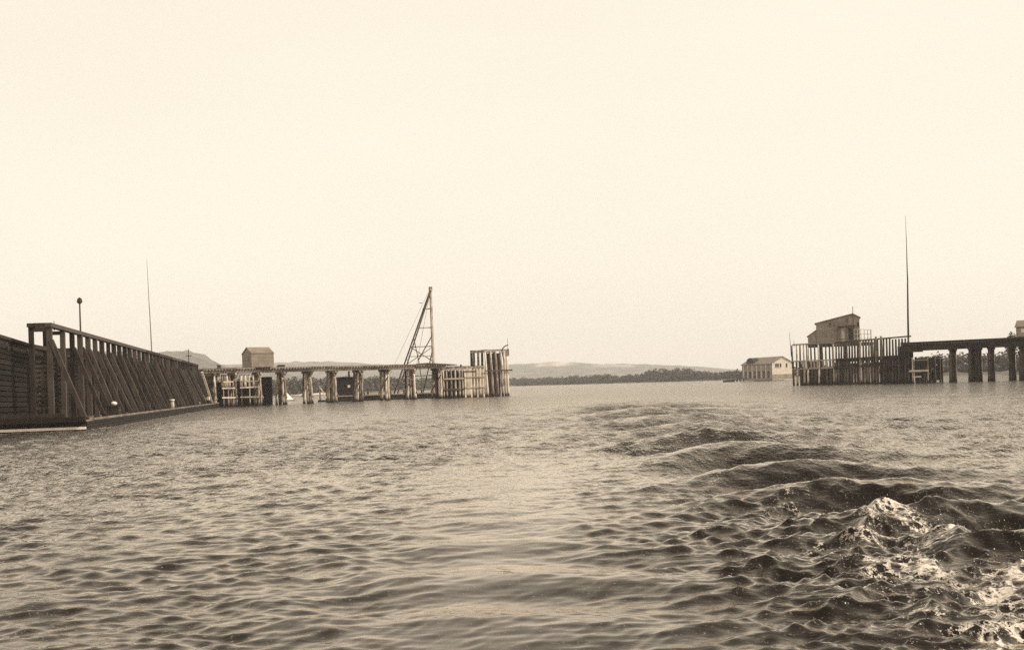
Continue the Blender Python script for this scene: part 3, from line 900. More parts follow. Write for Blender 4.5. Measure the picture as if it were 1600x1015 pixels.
# plank wedge that overhangs the end
MB().hexa([TP(s_end - 4, -2.2, DZ + .22), TP(s_end - 4, 2.3, DZ + .22), TP(s_end + 2.2, 2.3, DZ - .10), TP(s_end + 2.2, -2.2, DZ - .10),
           TP(s_end - 4, -2.2, DZ + .42), TP(s_end - 4, 2.3, DZ + .42), TP(s_end + 2.2, 2.3, DZ + .02), TP(s_end + 2.2, -2.2, DZ + .02)]).build('end_apron', M_GRY, tres)
# white framed bulwark between the first bents, dark sheathing behind
for (x0, x1) in ((341, 356), (369, 394)):
    a, b = ts(x0), ts(x1)
    for z in (1.55, 3.1):
        beam('waler', TP(a - .3, 2.75, z), TP(b + .3, 2.75, z + random.uniform(-.08, .08)), .12, .22, M_PALE, tres)
    for k in range(3):
        s = a + (b - a) * k / 2
        beam('bulwark_post', TP(s, 2.62, -.5), TP(s, 2.62, 4.3), .20, .12, M_BULW, tres, up=TD)
    beam('waler', TP(a, 2.75, 4.15), TP(b, 2.75, 4.15), .12, .2, M_PALE, tres)
    for k in range(4):
        s = a + (b - a) * (k + .5) / 4
        log('fender_pile', TP(s, 1.5, 3.2), TP(s + .1, 1.2, DZ - .9), .22, .2, M_PALE, tres)
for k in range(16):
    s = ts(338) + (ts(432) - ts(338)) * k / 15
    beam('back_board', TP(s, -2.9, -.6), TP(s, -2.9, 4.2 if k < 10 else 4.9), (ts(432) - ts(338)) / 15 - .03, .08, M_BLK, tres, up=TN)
# apron girder from the pontoon to the trestle
for w_ in (-1.2, 1.2):
    beam('apron_girder', TP(ts(308), w_, DZ - .7), TP(ts(340), w_, DZ - .75), .4, .9, M_GRY, tres)
MB().hexa([TP(ts(318), -1, 3.2), TP(ts(318), 1.4, 3.2), TP(ts(330), 1.4, 3.4), TP(ts(330), -1, 3.4),
           TP(ts(315), -1, 5.2), TP(ts(315), 1.4, 5.2), TP(ts(337), 1.4, 5.2), TP(ts(337), -1, 5.2)]).build('counterweight', M_TAR, tres)

def gable_house(name, label, cat, O, ax, L, Wd, H, RH, wall, roof, over=.25, extra=None):
    """O: base corner; ax: unit vector along the ridge; depth runs to the left of ax"""
    t = thing(name, label, cat, O)
    ay = Vector((-ax.y, ax.x, 0))
    def p(a, b, z): return O + ax * a + ay * b + UP * z
    m = MB()
    m.poly([p(0, 0, 0), p(L, 0, 0), p(L, 0, H), p(0, 0, H)])
    m.poly([p(L, 0, 0), p(L, Wd, 0), p(L, Wd, H), p(L, Wd / 2, H + RH), p(L, 0, H)])
    m.poly([p(L, Wd, 0), p(0, Wd, 0), p(0, Wd, H), p(L, Wd, H)])
    m.poly([p(0, Wd, 0), p(0, 0, 0), p(0, 0, H), p(0, Wd / 2, H + RH), p(0, Wd, H)])
    m.poly([p(0, 0, 0), p(0, Wd, 0), p(L, Wd, 0), p(L, 0, 0)])
    m.build('wall', wall, t)
    sl = RH / (Wd / 2)
    for sg in (0, 1):
        def q(a, d, dz):                 # d from ridge outwards
            b = Wd / 2 - d if sg == 0 else Wd / 2 + d
            return p(a, b, H + RH - d * sl + dz)
        d1 = Wd / 2 + over
        MB().hexa([q(-over, 0, .03), q(L + over, 0, .03), q(L + over, d1, .03), q(-over, d1, .03),
                   q(-over, 0, .17), q(L + over, 0, .17), q(L + over, d1, .17), q(-over, d1, .17)]).build('roof_slope', roof, t)
    for a in (0, L):
        for b in (0, Wd):
            beam('corner_board', p(a, b, 0.02), p(a, b, H - .02), .14, .14, wall, t, up=ax)
    return t, p

# shed on the trestle
hs = ts(388.5)
O = TP(hs, 2.0, DZ + .25)
t, hp = gable_house('trestle_shed', 'small gabled shed standing on the left trestle', 'shed', O, TD, 3.8, 4.5, 2.3, 1.0, M_WALLG, M_ROOF, .12)
for k in range(9):
    z = .15 + k * .245
    beam('clapboard', hp(.08, -.02, z), hp(3.72, -.02, z), .035, .22, M_WALL, t)
    beam('clapboard', hp(-.02, .08, z), hp(-.02, 4.42, z), .035, .22, M_WALLG, t)
beam('window', hp(-.05, 1.6, 1.0), hp(-.05, 1.6, 1.8), .7, .04, M_GLASS, t, up=TD)
for k in range(6):
    a = 4.9 + k * .45
    beam('sill_block', hp(a - 4.2, -.5, -.18), hp(a - 4.2, .1, -.18), .2, .25, M_TAR, t)
# lumber stack right of the shed
o = thing('lumber_stack', 'low stack of dark sleepers beside the trestle shed', 'lumber', TP(ts(434), 1.4, DZ + .22))
for k in range(4):
    beam('sleeper', TP(ts(429) + k * .12, 1.2 + .28 * (k % 2), DZ + .3 + .2 * (k // 2)), TP(ts(441), 1.2 + .28 * (k % 2), DZ + .3 + .2 * (k // 2)), .24, .18, M_TAR, o)
# little signal box beyond
o = thing('signal_box', 'tiny dark box on the trestle left of the shed', 'box', TP(ts(348), -1.5, DZ + .2))
beam('cabinet', TP(ts(348), -1.5, DZ + .02), TP(ts(348), -1.5, DZ + .75), .5, .5, M_BRN, o, up=TD)
beam('lid', TP(ts(348), -1.5, DZ + .75), TP(ts(348), -1.5, DZ + .83), .62, .62, M_BRN, o, up=TD)

# ------------------------------------------------------------------ pile-driver barge behind the trestle
BA, BB = base(523, 214), base(692, 222)
BD = (BB - BA).normalized(); BN = Vector((BD.y, -BD.x, 0)); BL = (BB - BA).length
def BP(s, w_, z): return BA + BD * s + BN * w_ + UP * z
def bs(px_): return (on_line(px_, BA, BB) - BA).dot(BD)
barge = thing('work_barge', 'low dark work barge floating behind the trestle', 'barge', BA)
MB().hexa([BP(.6, 2.6, -.6), BP(.6, -4, -.6), BP(BL - .6, -4, -.6), BP(BL - .6, 2.6, -.6),
           BP(0, 2.8, 1.05), BP(0, -4.2, 1.05), BP(BL, -4.2, 1.05), BP(BL, 2.8, 1.05)]).build('hull', M_BLK, barge)
beam('gunwale', BP(0, 2.85, 1.0), BP(BL, 2.85, 1.0), .16, .22, M_GRY, barge)
beam('deck', BP(.1, -.7, 1.09), BP(BL - .1, -.7, 1.09), 6.8, .06, M_GRY, barge)
a, b = bs(524), bs(553)
ch = zat(538, 590, 216)
MB().hexa([BP(a, 2.3, 1.1), BP(a, -2, 1.1), BP(b, -2, 1.1), BP(b, 2.3, 1.1),
           BP(a, 2.3, ch), BP(a, -2, ch), BP(b, -2, ch), BP(b, 2.3, ch)]).build('cabin', M_BLK, barge)
beam('cabin_roof', BP(a - .3, .15, ch + .08), BP(b + .3, .15, ch + .08), 4.9, .14, M_TAR, barge)
log('stovepipe', BP(bs(545), .5, ch + .1), BP(bs(545), .5, ch + 1.1), .2, .16, M_IRON, barge, 0)
log('stovepipe_cap', BP(bs(545), .5, ch + 1.1), BP(bs(545), .5, ch + 1.3), .28, .05, M_IRON, barge, 0, 1)
beam('hatch', BP(bs(541), 2.33, 2.6), BP(bs(541), 2.33, 3.1), .5, .06, M_WHT, barge, up=BN)
for k in range(5):
    s = bs(570) + k * (bs(680) - bs(570)) / 4
    log('bitt', BP(s, 2.4, 1.05), BP(s, 2.4, 1.75), .16, .14, M_TAR, barge, 0, 1)

dz = lambda px_, py, zz=219: at(px_, py, zz)
der = thing('pile_driver', 'tall pale timber pile driver with a raking ladder back, on the barge', 'pile driver', BP(bs(677), 0, 1.1))
tp = dz(672.5, 450); ft = Z3(BP(bs(678.5), 0, 0), 1.1)
for k, off in enumerate((-.35, .35)):
    beam('lead', ft - BN * off, tp - BN * off * .6, .32, .32, M_PALE, der, up=BD)
back = Z3(BP(bs(618), 0, 0), 1.1)
for off in (-1.3, 1.3):
    beam('back_stay', back - BN * off, tp - BN * off * .25 - UP * .5, .26, .26, M_GRY, der)
def stay(f): return back.lerp(tp, f)
def lead(f): return ft.lerp(tp, f)
for f in (.16, .27, .44, .62, .80):
    zz = stay(f).z
    g = (zz - ft.z) / (tp.z - ft.z)
    beam('girt', Z3(stay(f), zz), Z3(lead(g), zz + .1), .22, .22, M_MIXP, der)
    beam('rung', stay(f) - BN * 1.2 * (1 - f * .8), stay(f) + BN * 1.2 * (1 - f * .8), .2, .16, M_MIXP, der)
for f in np.arange(.08, .9, .06):
    beam('rung', stay(f) - BN * 1.1 * (1 - f * .8), stay(f) + BN * 1.1 * (1 - f * .8), .1, .1, M_GRY, der)
vtx = dz(654, 562)
beam('diagonal', vtx, lead(.55), .18, .18, M_GRY, der)
beam('diagonal', vtx, stay(.52), .16, .16, M_GRY, der)
beam('diagonal', Z3(BP(bs(660), .5, 0), 1.1), vtx, .2, .2, M_GRY, der)
beam('diagonal', Z3(BP(bs(662), -.5, 0), 1.1), lead(.42), .22, .22, M_GRY, der)
beam('diagonal', Z3(BP(bs(628), .9, 0), 1.1), dz(642, 590), .22, .22, M_GRY, der)
beam('head_block', tp - UP * .5, tp + UP * .25, .5, .6, M_MIXP, der, up=BD)
beam('hammer', lead(.12) + BN * .45, lead(.2) + BN * .45, .5, .6, M_IRON, der, up=BD)
log('hoist_rope', tp + BN * .3, Z3(BP(bs(640), 1.2, 0), 1.3), .03, .03, M_IRON, der, .0)
log('guy_wire', tp - BN * .2, Z3(BP(bs(600), -2.5, 0), 1.2), .025, .025, M_IRON, der, .0)
beam('diagonal', Z3(stay(.27), stay(.27).z) + BN * .5, lead(.44) + BN * .3, .14, .14, M_GRY, der)
beam('diagonal', Z3(stay(.44), stay(.44).z) - BN * .4, lead(.30) - BN * .3, .14, .14, M_GRY, der)
beam('girt', Z3(stay(.35), stay(.35).z) + BN * .3, Z3(lead((stay(.35).z - ft.z) / (tp.z - ft.z)), stay(.35).z) + BN * .3, .12, .14, M_GRY, der)
beam('sheave_arm', dz(655, 473), dz(660, 473.5), .1, .1, M_GRY, der)
# small timber frame and pale canvas on the water's edge
fA = base(506, 212)
o = thing('gallows_frame', 'small dark and white braced frame left of the barge cabin', 'frame', fA)
for a in (-.7, .55):
    beam('upright', fA + BD * a + UP * -.4, fA + BD * a + UP * 3.1, .26, .26, M_PALE if a < 0 else M_TAR, o, up=BD)
beam('crosspiece', fA + BD * -.9 + UP * 2.2, fA + BD * .8 + UP * 2.2, .2, .24, M_TAR, o)
beam('brace', fA + BD * -.6 + UP * 2.7 + BN * .2, fA + BD * .7 + UP * .5 + BN * .2, .14, .24, M_WHT, o)
beam('float_log', fA + BD * -1.1 + UP * .12, fA + BD * 1.1 + UP * .12, .6, .5, M_BLK, o)
cA = base(450, 262)
o = thing('canvas_fly', 'pale triangular canvas beyond the trestle near the shore', 'canvas', cA)
for k, (a, b) in enumerate((((-.8, .6), (1.3, .2)), ((1.3, .2), (-.2, -1.0)), ((-.2, -1.0), (-.8, .6)))):
    MB().poly([cA + Vector((a[0], a[1], .25)), cA + Vector((b[0], b[1], .25)), cA + Vector((-.3, 0, 2.1))]).build('canvas_panel', M_CANV, o)
beam('raft', cA + Vector((-1.4, 0, .1)), cA + Vector((1.7, 0, .1)), 2.2, .3, M_GRY, o)

# ------------------------------------------------------------------ left guard piers
LA, LB = base(690, 206), base(797, 211)
LD = (LB - LA).normalized(); LN = Vector((LD.y, -LD.x, 0))
def LP(s, w_, z): return LA + LD * s + LN * w_ + UP * z
def ls(px_): return (on_line(px_, LA, LB) - LA).dot(LD)
low = thing('guard_pier', 'lower left guard pier of bleached piles with a boarded panel', 'pier', LP(ls(694), 0, 0))
hz = zat(720, 575, 208)
for x in (692.5, 697.5, 704.5, 711, 717.5, 722.5):
    m_ = M_PALE if x not in (722.5,) else M_MIXP
    log('pile', LP(ls(x), .3, -1), LP(ls(x) + .05, .1, hz - .15), .20, .155, m_, low, .03)
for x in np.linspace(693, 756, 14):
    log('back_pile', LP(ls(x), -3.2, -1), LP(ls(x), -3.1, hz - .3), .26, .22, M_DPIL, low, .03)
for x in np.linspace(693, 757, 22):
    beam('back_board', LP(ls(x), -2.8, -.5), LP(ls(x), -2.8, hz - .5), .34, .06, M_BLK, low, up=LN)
beam('cap', LP(ls(692), .05, hz), LP(ls(757), .05, hz + .1), .42, .30, M_MIXP, low)
beam('cap', LP(ls(692), -3, hz), LP(ls(757), -3, hz + .1), .42, .30, M_MIXP, low)
for x in np.linspace(694, 755, 10):
    beam('deck_beam', LP(ls(x), -3.3, hz + .25), LP(ls(x), .4, hz + .25), .4, .16, M_MIXP, low)
log('mooring_bitt', LP(ls(721), .1, hz + .2), LP(ls(721), .1, hz + .7), .18, .16, M_TAR, low, 0, 1)
for z in (1.6, 3.6):
    beam('waler', LP(ls(692), .52, z), LP(ls(724), .52, z), .14, .26, M_MIXP, low)
bx_ = np.linspace(726, 757, 14)
for i, x in enumerate(bx_):
    beam('board', LP(ls(x), .42, -.6), LP(ls(x), .42, hz - .15 - random.uniform(0, .15)), (bx_[1] - bx_[0]) * 206 / F - .03, .09, M_PALE if i % 4 else M_WHT, low, up=LN)
for z in (1.8, 3.8, 4.9):
    beam('panel_waler', LP(ls(725), .56, z), LP(ls(757) if z < 4.5 else ls(743), .56, z), .1, .18, M_MIXP, low)

hi = thing('guard_pier', 'taller left guard pier of high bleached piles with a curved iron hook', 'pier', LP(ls(776), 0, 0))
hz2 = zat(765, 548.5, 210)
for x in (760, 768.5, 776, 783.5):
    log('pile', LP(ls(x) + .1, .45, -1), LP(ls(x) - .1, .15, hz2 - .1), .24, .19, M_PALE, hi, .03)
for x in (788.5, 792.5):
    log('pile', LP(ls(x), .5, -1), LP(ls(x), .2, hz2 - .1), .24, .22, M_PALE, hi, .03)
for x in (749, 753, 759.5, 766, 772, 778, 784):
    log('back_pile', LP(ls(x), -4.2, -1), LP(ls(x), -4, hz2 - .15), .28, .22, M_MIXP if x > 750 else M_DPIL, hi, .03)
for x in np.linspace(758.5, 791, 13):
    beam('back_board', LP(ls(x), -3.6, -.5), LP(ls(x), -3.6, 4.8 if x < 770 else hz2 - .3), .34, .06, M_TAR, hi, up=LN)
beam('cap', LP(ls(747.5), -4, hz2), LP(ls(785), -4, hz2), .4, .3, M_MIXP, hi)
beam('cap', LP(ls(757), .1, hz2 + .05), LP(ls(796), .1, hz2 + .15), .4, .3, M_MIXP, hi)
for x in np.linspace(749, 795, 9):
    beam('deck_beam', LP(ls(x), -4.3 if x < 786 else -2, hz2 + .24), LP(ls(x), .3 if x > 757 else -3, hz2 + .24), .4, .16, M_MIXP, hi)
beam('waler', LP(ls(757), .82, 4.9), LP(ls(799), .82, 4.9), .16, .24, M_MIXP, hi)
beam('corner_board', LP(ls(793), .45, hz2 - 1), LP(ls(793), .45, hz2 + .1), .7, .1, M_GRY, hi, up=LN)
mb = MB(); prev = None
for k in range(9):
    an = math.pi * (1.0 - .5 * k / 8)
    q = LP(ls(795), .3, hz2) + LD * (math.cos(an) * 1.3 - 0.0) + UP * (math.sin(an) * 1.25 + (-.2))
    if prev is not None: mb.log(prev, q, .11, .11, 6, 1)
    prev = q
mb.log(LP(ls(795), .3, hz2 - 2.4) + LD * -.9, LP(ls(795), .3, hz2 - .2) + LD * -1.3, .1, .11, 6, 2)
mb.build('hook', M_IRON, hi, True)
log('rod', LP(ls(794.5), .3, hz2), LP(ls(794.2), .3, hz2 + 2.4), .04, .025, M_IRON, hi, 0)

# ------------------------------------------------------------------ right guard pier
RA, RM, RB = base(1240, 228), base(1306, 222), base(1424, 197)
def rail_line(A, B):
    D = (B - A).normalized(); Nn = Vector((D.y, -D.x, 0)); Ln = (B - A).length
    return D, Nn, Ln
rp = thing('guard_pier', 'right guard pier of close-set piles and horizontal walers carrying a tall house', 'pier', RA)
TOPR = 8.45
D1, N1, L1 = rail_line(RA, RM)
n1 = 12
for k in range(n1):
    s = L1 * k / (n1 - .5)
    m_ = M_PALE if k < 8 and k % 3 == 1 else (M_MIXP if k % 2 else M_DPIL)
    lean = -.25 if k == 0 else 0
    log('pile', RA + D1 * (s + .1) + UP * -1, RA + D1 * (s + lean) - N1 * .2 + UP * (TOPR - .1), .24, .15, m_, rp, .03)
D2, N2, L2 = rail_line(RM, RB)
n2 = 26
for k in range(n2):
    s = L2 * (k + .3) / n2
    m_ = M_MIXP if k < 2 or 8 < k < 15 and k % 3 == 0 else M_DPIL  # row's shade put into dark timber; paler middle piles stand for light gaps
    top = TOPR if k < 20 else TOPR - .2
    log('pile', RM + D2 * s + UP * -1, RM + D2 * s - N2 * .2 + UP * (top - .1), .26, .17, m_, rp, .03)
# far rows seen between the front piles
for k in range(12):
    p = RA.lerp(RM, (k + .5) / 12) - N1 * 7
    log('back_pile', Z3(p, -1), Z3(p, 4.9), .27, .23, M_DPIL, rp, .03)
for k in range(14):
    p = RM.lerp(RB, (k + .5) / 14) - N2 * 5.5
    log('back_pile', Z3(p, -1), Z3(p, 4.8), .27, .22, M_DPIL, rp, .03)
for (A, B, D, Nn, L) in ((RA, RM, D1, N1, L1), (RM, RB, D2, N2, L2)):
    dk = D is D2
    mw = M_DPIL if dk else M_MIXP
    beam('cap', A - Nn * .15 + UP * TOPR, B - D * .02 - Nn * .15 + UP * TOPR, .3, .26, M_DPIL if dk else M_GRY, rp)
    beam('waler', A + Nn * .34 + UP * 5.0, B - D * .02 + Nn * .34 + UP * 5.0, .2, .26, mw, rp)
    beam('waler', A + Nn * .34 + UP * 3.4, B - D * .02 + Nn * .34 + UP * 3.4, .2, .26, mw, rp)
    nb_ = int(L / .62)
    for k in range(nb_):
        s = (k + .5) * L / nb_
        if not dk:
            beam('short_board', A + D * s + Nn * .49 + UP * 3.45, A + D * s + Nn * .49 + UP * 4.95, .26, .08, M_MIXP if k > 3 else M_DPIL, rp, up=Nn)
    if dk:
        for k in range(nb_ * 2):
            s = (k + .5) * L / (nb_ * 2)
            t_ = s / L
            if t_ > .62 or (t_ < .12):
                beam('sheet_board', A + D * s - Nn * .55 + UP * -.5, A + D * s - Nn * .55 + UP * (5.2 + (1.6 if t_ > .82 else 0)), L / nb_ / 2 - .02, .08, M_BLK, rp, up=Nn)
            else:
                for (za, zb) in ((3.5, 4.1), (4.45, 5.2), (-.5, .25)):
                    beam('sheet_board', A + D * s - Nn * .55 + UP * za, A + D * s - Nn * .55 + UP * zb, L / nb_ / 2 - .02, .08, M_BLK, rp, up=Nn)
for k in range(18):
    s = L1 * (k + .5) / 18
    if 1 < k:
        beam('back_sheet', RA + D1 * s - N1 * 1.2 + UP * -.5, RA + D1 * s - N1 * 1.2 + UP * random.uniform(3.0, 4.6), L1 / 18 - .03, .08, M_BLK, rp, up=N1)
log('corner_rod', RA - D1 * .3 + UP * 6, RA - D1 * .55 + UP * 11.0, .07, .035, M_IRON, rp, 0)
log('corner_rod', RA + D1 * .45 + UP * 8, RA + D1 * .4 + UP * 9.4, .05, .03, M_IRON, rp, 0)
for x in (1374, 1382):
    p = on_line(x, RM, RB)
    log('tall_pile', p + N2 * .45 + UP * 4.5, p + N2 * .45 + UP * (TOPR + .45), .24, .22, M_GRY, rp, .02)
# platform behind the piles that carries the house
HA = base(1278, 233); HB = base(1346, 230.5)
HD = (HB - HA).normalized(); HN = Vector((HD.y, -HD.x, 0)); HL = (HB - HA).length
def HP(s, w_, z): return HA + HD * s - HN * w_ + UP * z     # w_ > 0 away from the front wall
MB().hexa([HP(-2.2, -2.2, 8.0), HP(HL + 2.6, -2.2, 8.0), HP(HL + 2.6, 6.4, 8.0), HP(-2.2, 6.4, 8.0),
           HP(-2.2, -2.2, 8.5), HP(HL + 2.6, -2.2, 8.5), HP(HL + 2.6, 6.4, 8.5), HP(-2.2, 6.4, 8.5)]).build('platform', M_DPIL, rp)
for a in np.linspace(-2, HL + 2.4, 6):
    for b in (0, 6.0):
        log('platform_pile', HP(a, b, -1), HP(a, b, 8.0), .28, .24, M_DPIL, rp, .03)

# two-storey house on the pier
ht = thing('bridge_house', 'grey two-storey bridge tender house above the right pier, with a balcony', 'house', HP(0, 0, 8.5))
zl, zr, ze = zat(1278, 505.5, 233), zat(1336, 490.5, 231), zat(1346, 495.5, 230.5)
RX = HL * (1336 - 1278) / (1346 - 1278); HD_ = 5.6
m = MB()
prof = [(0, 8.5), (HL, 8.5), (HL, ze), (RX, zr), (0, zl)]
m.poly([HP(a, 0, z) for a, z in prof]); m.poly([HP(a, HD_, z) for a, z in prof[::-1]])
m.poly([HP(0, HD_, 8.5), HP(0, 0, 8.5), HP(0, 0, zl), HP(0, HD_, zl)])
m.poly([HP(HL, 0, 8.5), HP(HL, HD_, 8.5), HP(HL, HD_, ze), HP(HL, 0, ze)])
m.build('wall', M_WALLG, ht)
def slab(name, a0, z0, a1, z1, b0, b1, th, mat):
    MB().hexa([HP(a0, b0, z0), HP(a1, b0, z1), HP(a1, b1, z1), HP(a0, b1, z0),
               HP(a0, b0, z0 + th), HP(a1, b0, z1 + th), HP(a1, b1, z1 + th), HP(a0, b1, z0 + th)]).build(name, mat, ht)
sl1 = (zr - zl) / RX; sl2 = (zr - ze) / (HL - RX)
slab('roof_slope', -.3, zl - .3 * sl1 + .02, RX, zr + .02, -.3, HD_ + .3, .16, M_ROOF)
slab('roof_slope', RX + .01, zr + .02, HL + .25, ze - .25 * sl2 + .02, -.3, HD_ + .3, .16, M_ROOF)
for k in range(14):
    z = 8.7 + k * .3
    beam('clapboard', HP(.06, -.02, z), HP(HL - .06, -.02, z), .035, .27, M_WALLG, ht)
beam('corner_panel', HP(HL - .62, -.06, 8.6), HP(HL - .62, -.06, ze + .05), 1.1, .06, M_WALL, ht, up=HN)
# lean-to at the left end
zq = zat(1278, 516, 233); zq2 = zat(1265, 525.5, 233.5)
aq = -(1278 - 1265) * 233 / F
MB().hexa([HP(aq, .2, 8.5), HP(-.02, .2, 8.5), HP(-.02, 4.4, 8.5), HP(aq, 4.4, 8.5),
           HP(aq, .2, zq2), HP(-.02, .2, zq), HP(-.02, 4.4, zq), HP(aq, 4.4, zq2)]).build('lean_to', M_WALLG, ht)
slab('lean_to_roof', aq - .2, zq2 - .08, -.02, zq + .03, 0, 4.6, .12, M_ROOF)
for k in range(5):
    a = HL * (.32 + .10 * k); zz = zl + sl1 * a
    wn = beam('window', HP(a, -.06, zz - 1.25), HP(a, -.06, zz - .55), .5, .05, M_GRY, ht, up=HN)
    beam('sill', HP(a - .32, -.1, zz - 1.3), HP(a + .32, -.1, zz - 1.3), .12, .1, M_WALL, wn)
beam('window', HP(HL - .3, -.11, ze - 1.9), HP(HL - .3, -.11, ze - 1.0), .4, .05, M_GLASS, ht, up=HN)
pz = zat(1322, 509, 229)
slab('porch_roof', HL * .48, pz - .1, HL * .9, pz + .05, -1.6, -.06, .12, M_BRN)
for a in (.49, .66, .89):
    beam('porch_post', HP(HL * a, -1.5, 8.52), HP(HL * a, -1.5, pz - .12), .13, .13, M_GRY, ht)
beam('door', HP(HL * .62, -.07, 8.55), HP(HL * .62, -.07, pz - .3), .8, .06, M_WHT, ht, up=HN)
beam('lower_window', HP(HL * .79, -.07, 9.2), HP(HL * .79, -.07, pz - .4), .8, .06, M_GLASS, ht, up=HN)
br = zat(1350, 512, 229) - .2
for a in np.linspace(RX + .1, HL + 2.2, 6):
    beam('baluster_post', HP(a, -1.9, 8.5), HP(a, -1.9, br - (a - RX) * .12), .11, .11, M_WHT, ht)
for f_ in (.3, .65, 1.0):
    zz = 8.5 + (br - 8.5) * f_
    beam('balcony_rail', HP(RX, -1.9, zz), HP(HL + 2.25, -1.9, zz - .3 * f_), .09, .1, M_WHT, ht)
    beam('balcony_rail', HP(HL + 2.25, -1.85, zz - .3 * f_), HP(HL + 2.25, 3, zz - .3 * f_), .09, .1, M_WHT, ht)
for b in (0, 1.5, 3):
    beam('baluster_post', HP(HL + 2.25, b, 8.5), HP(HL + 2.25, b, br - .3), .11, .11, M_WHT, ht)
beam('front_rail', HP(HL * .44, -2.05, 9.4), HP(RX - .1, -2.05, 9.4), .08, .12, M_BRN, ht)
fp = HP(RX, -2.3, 0)
t = thing('flag_staff', 'thin dark staff standing against the corner of the bridge house', 'flagstaff', Z3(fp, 8.5))
log('pole', Z3(fp, 8.5), Z3(fp, zat(1337, 480, fp.y)), .09, .06, M_IRON, t, 0)
log('truck', Z3(fp, zat(1337, 480, fp.y)), Z3(fp, zat(1337, 480, fp.y) + .18), .1, .06, M_IRON, t, 0, 1)

# tall mast at the trestle head
mp_ = base(1420, 199)
t = thing('tall_mast', 'very tall tapering mast at the head of the right trestle', 'mast', mp_)
zt = zat(1415, 337, 199)
tx = at(1415, 337, 199)
log('pole', Z3(mp_, -.5), Vector((mp_.x * .3 + tx.x * .7 + .1, 199, zt * .6)), .24, .13, M_TAR, t, .02, 6)
log('topmast', Vector((mp_.x * .3 + tx.x * .7 + .1, 199, zt * .6)), tx, .12, .02, M_BRN, t, .02, 6)
beam('foot_collar', Z3(mp_, 6.6) - Vector((.5, 0, 0)), Z3(mp_, 6.6) + Vector((.5, 0, 0)), .9, .8, M_TAR, t)

# ------------------------------------------------------------------ right trestle
GA, GB = base(1414, 199), base(1720, 181)
GD, GN, GL = rail_line(GA, GB)
def GP(s, w_, z): return GA + GD * s + GN * w_ + UP * z
def gs(px_): return (on_line(px_, GA, GB) - GA).dot(GD)
rt = thing('railway_trestle', 'right railway trestle of dark heavy bents running out of the picture', 'trestle', GA)
GZ = zat(1500, 532, 193)
cuts = [0, gs(1490), gs(1550), gs(1598), gs(1650), GL]
for a, b in zip(cuts[:-1], cuts[1:]):
    for w_ in (-1.8, -.6, .6, 1.8):
        beam('stringer', GP(a + .01, w_, GZ - .95), GP(b - .01, w_, GZ - .95), .36, .95, M_TAR, rt)
    for w_ in (-2.0, 2.0):
        beam('guard_timber', GP(a + .01, w_, GZ - .02), GP(b - .01, w_, GZ - .02), .24, .24, M_TAR, rt)
for s in np.arange(.2, GL, .55):
    beam('tie', GP(s, -2.3, GZ - .32), GP(s, 2.3 + random.uniform(-.1, .1), GZ - .32), .26, .24, M_TAR, rt)
for w_ in (-.75, .75):
    beam('rail', GP(0, w_, GZ - .12), GP(GL, w_, GZ - .12), .07, .15, M_IRON, rt)
beam('hung_beam', GP(gs(1424), 2.1, GZ - 1.55), GP(gs(1448), 2.1, GZ - 1.55), .3, .3, M_DPIL, rt)
for x, wide in ((1490, 1), (1520, 1.2), (1530, 1.2), (1550, 1), (1583, 1), (1599, 1), (1640, 1)):
    s = gs(x)
    for k in range(5):
        w_ = -1.6 + k * .8
        lit = k == 0 and x != 1520
        log('pile', GP(s + (-.1, .12)[k % 2], w_ * 1.15, -1), GP(s, w_, GZ - 1.7), .30, .25, M_PALE if lit else M_DPIL, rt, .03)  # paler end pile: the bent's sunlit edge put into its colour
    beam('bent_cap', GP(s, -2.2, GZ - 1.58), GP(s, 2.2, GZ - 1.58), .5, .32, M_TAR, rt)
    MB().beam(GP(s - .34, -1.7, .8), GP(s - .34, 1.7, GZ - 2.4), .08, .28).build('sway_brace', M_DPIL, rt)

HG = GP(gs(1594), 1.9, GZ + .12)
t, hq = gable_house('trestle_hut', 'grey gabled hut on the right trestle at the picture edge', 'hut', HG, GD, 4.6, 3.6, 1.7, 1.0, M_WALLG, M_ROOF, .25)
for k in range(6):
    beam('clapboard', hq(.08, -.02, .15 + k * .26), hq(4.5, -.02, .15 + k * .26), .035, .235, M_WALLG, t)
    beam('clapboard', hq(-.02, .08, .15 + k * .26), hq(-.02, 3.5, .15 + k * .26), .035, .235, M_WALLG, t)
beam('window', hq(1.0, -.05, .75), hq(1.0, -.05, 1.4), .6, .05, M_WHT, t, up=GN)

# landing frame and hanging cabin below the trestle head
FA = base(1427, 195)
lf = thing('landing_frame', 'pale timber landing frame beside the dark end of the right pier', 'landing', FA)
fx = (1450 - 1427) * 195 / F
for a in (0, fx):
    beam('upright', FA + GD * a + UP * -.6, FA + GD * a + UP * 4.6, .22, .2, M_PALE, lf, up=GD)
    beam('rear_upright', FA + GD * a - GN * 1.8 + UP * -.6, FA + GD * a - GN * 1.8 + UP * 4.6, .22, .2, M_DPIL, lf, up=GD)
beam('rail', FA + GD * -.1 + UP * 4.1 + GN * .12, FA + GD * (fx + .1) + UP * 4.1 + GN * .12, .1, .2, M_GRY, lf)
beam('tread', FA + GD * -.6 + UP * 2.2 + GN * .14, FA + GD * (fx + .1) + UP * 2.2 + GN * .14, .16, .34, M_WHT, lf)
beam('tread', FA + GD * .1 + UP * 1.15 + GN * .14, FA + GD * (fx * .55) + UP * 1.15 + GN * .14, .16, .24, M_WHT, lf)
for k in range(7):
    beam('back_board', FA + GD * (.2 + k * .38) - GN * 1.5 + UP * -.3, FA + GD * (.2 + k * .38) - GN * 1.5 + UP * 4.4, .35, .06, M_BLK, lf, up=GN)
KA = base(1453, 203)
kc = thing('pier_cabin', 'small dark pier cabin with a pale diagonal gangplank, below the right trestle', 'cabin', KA)
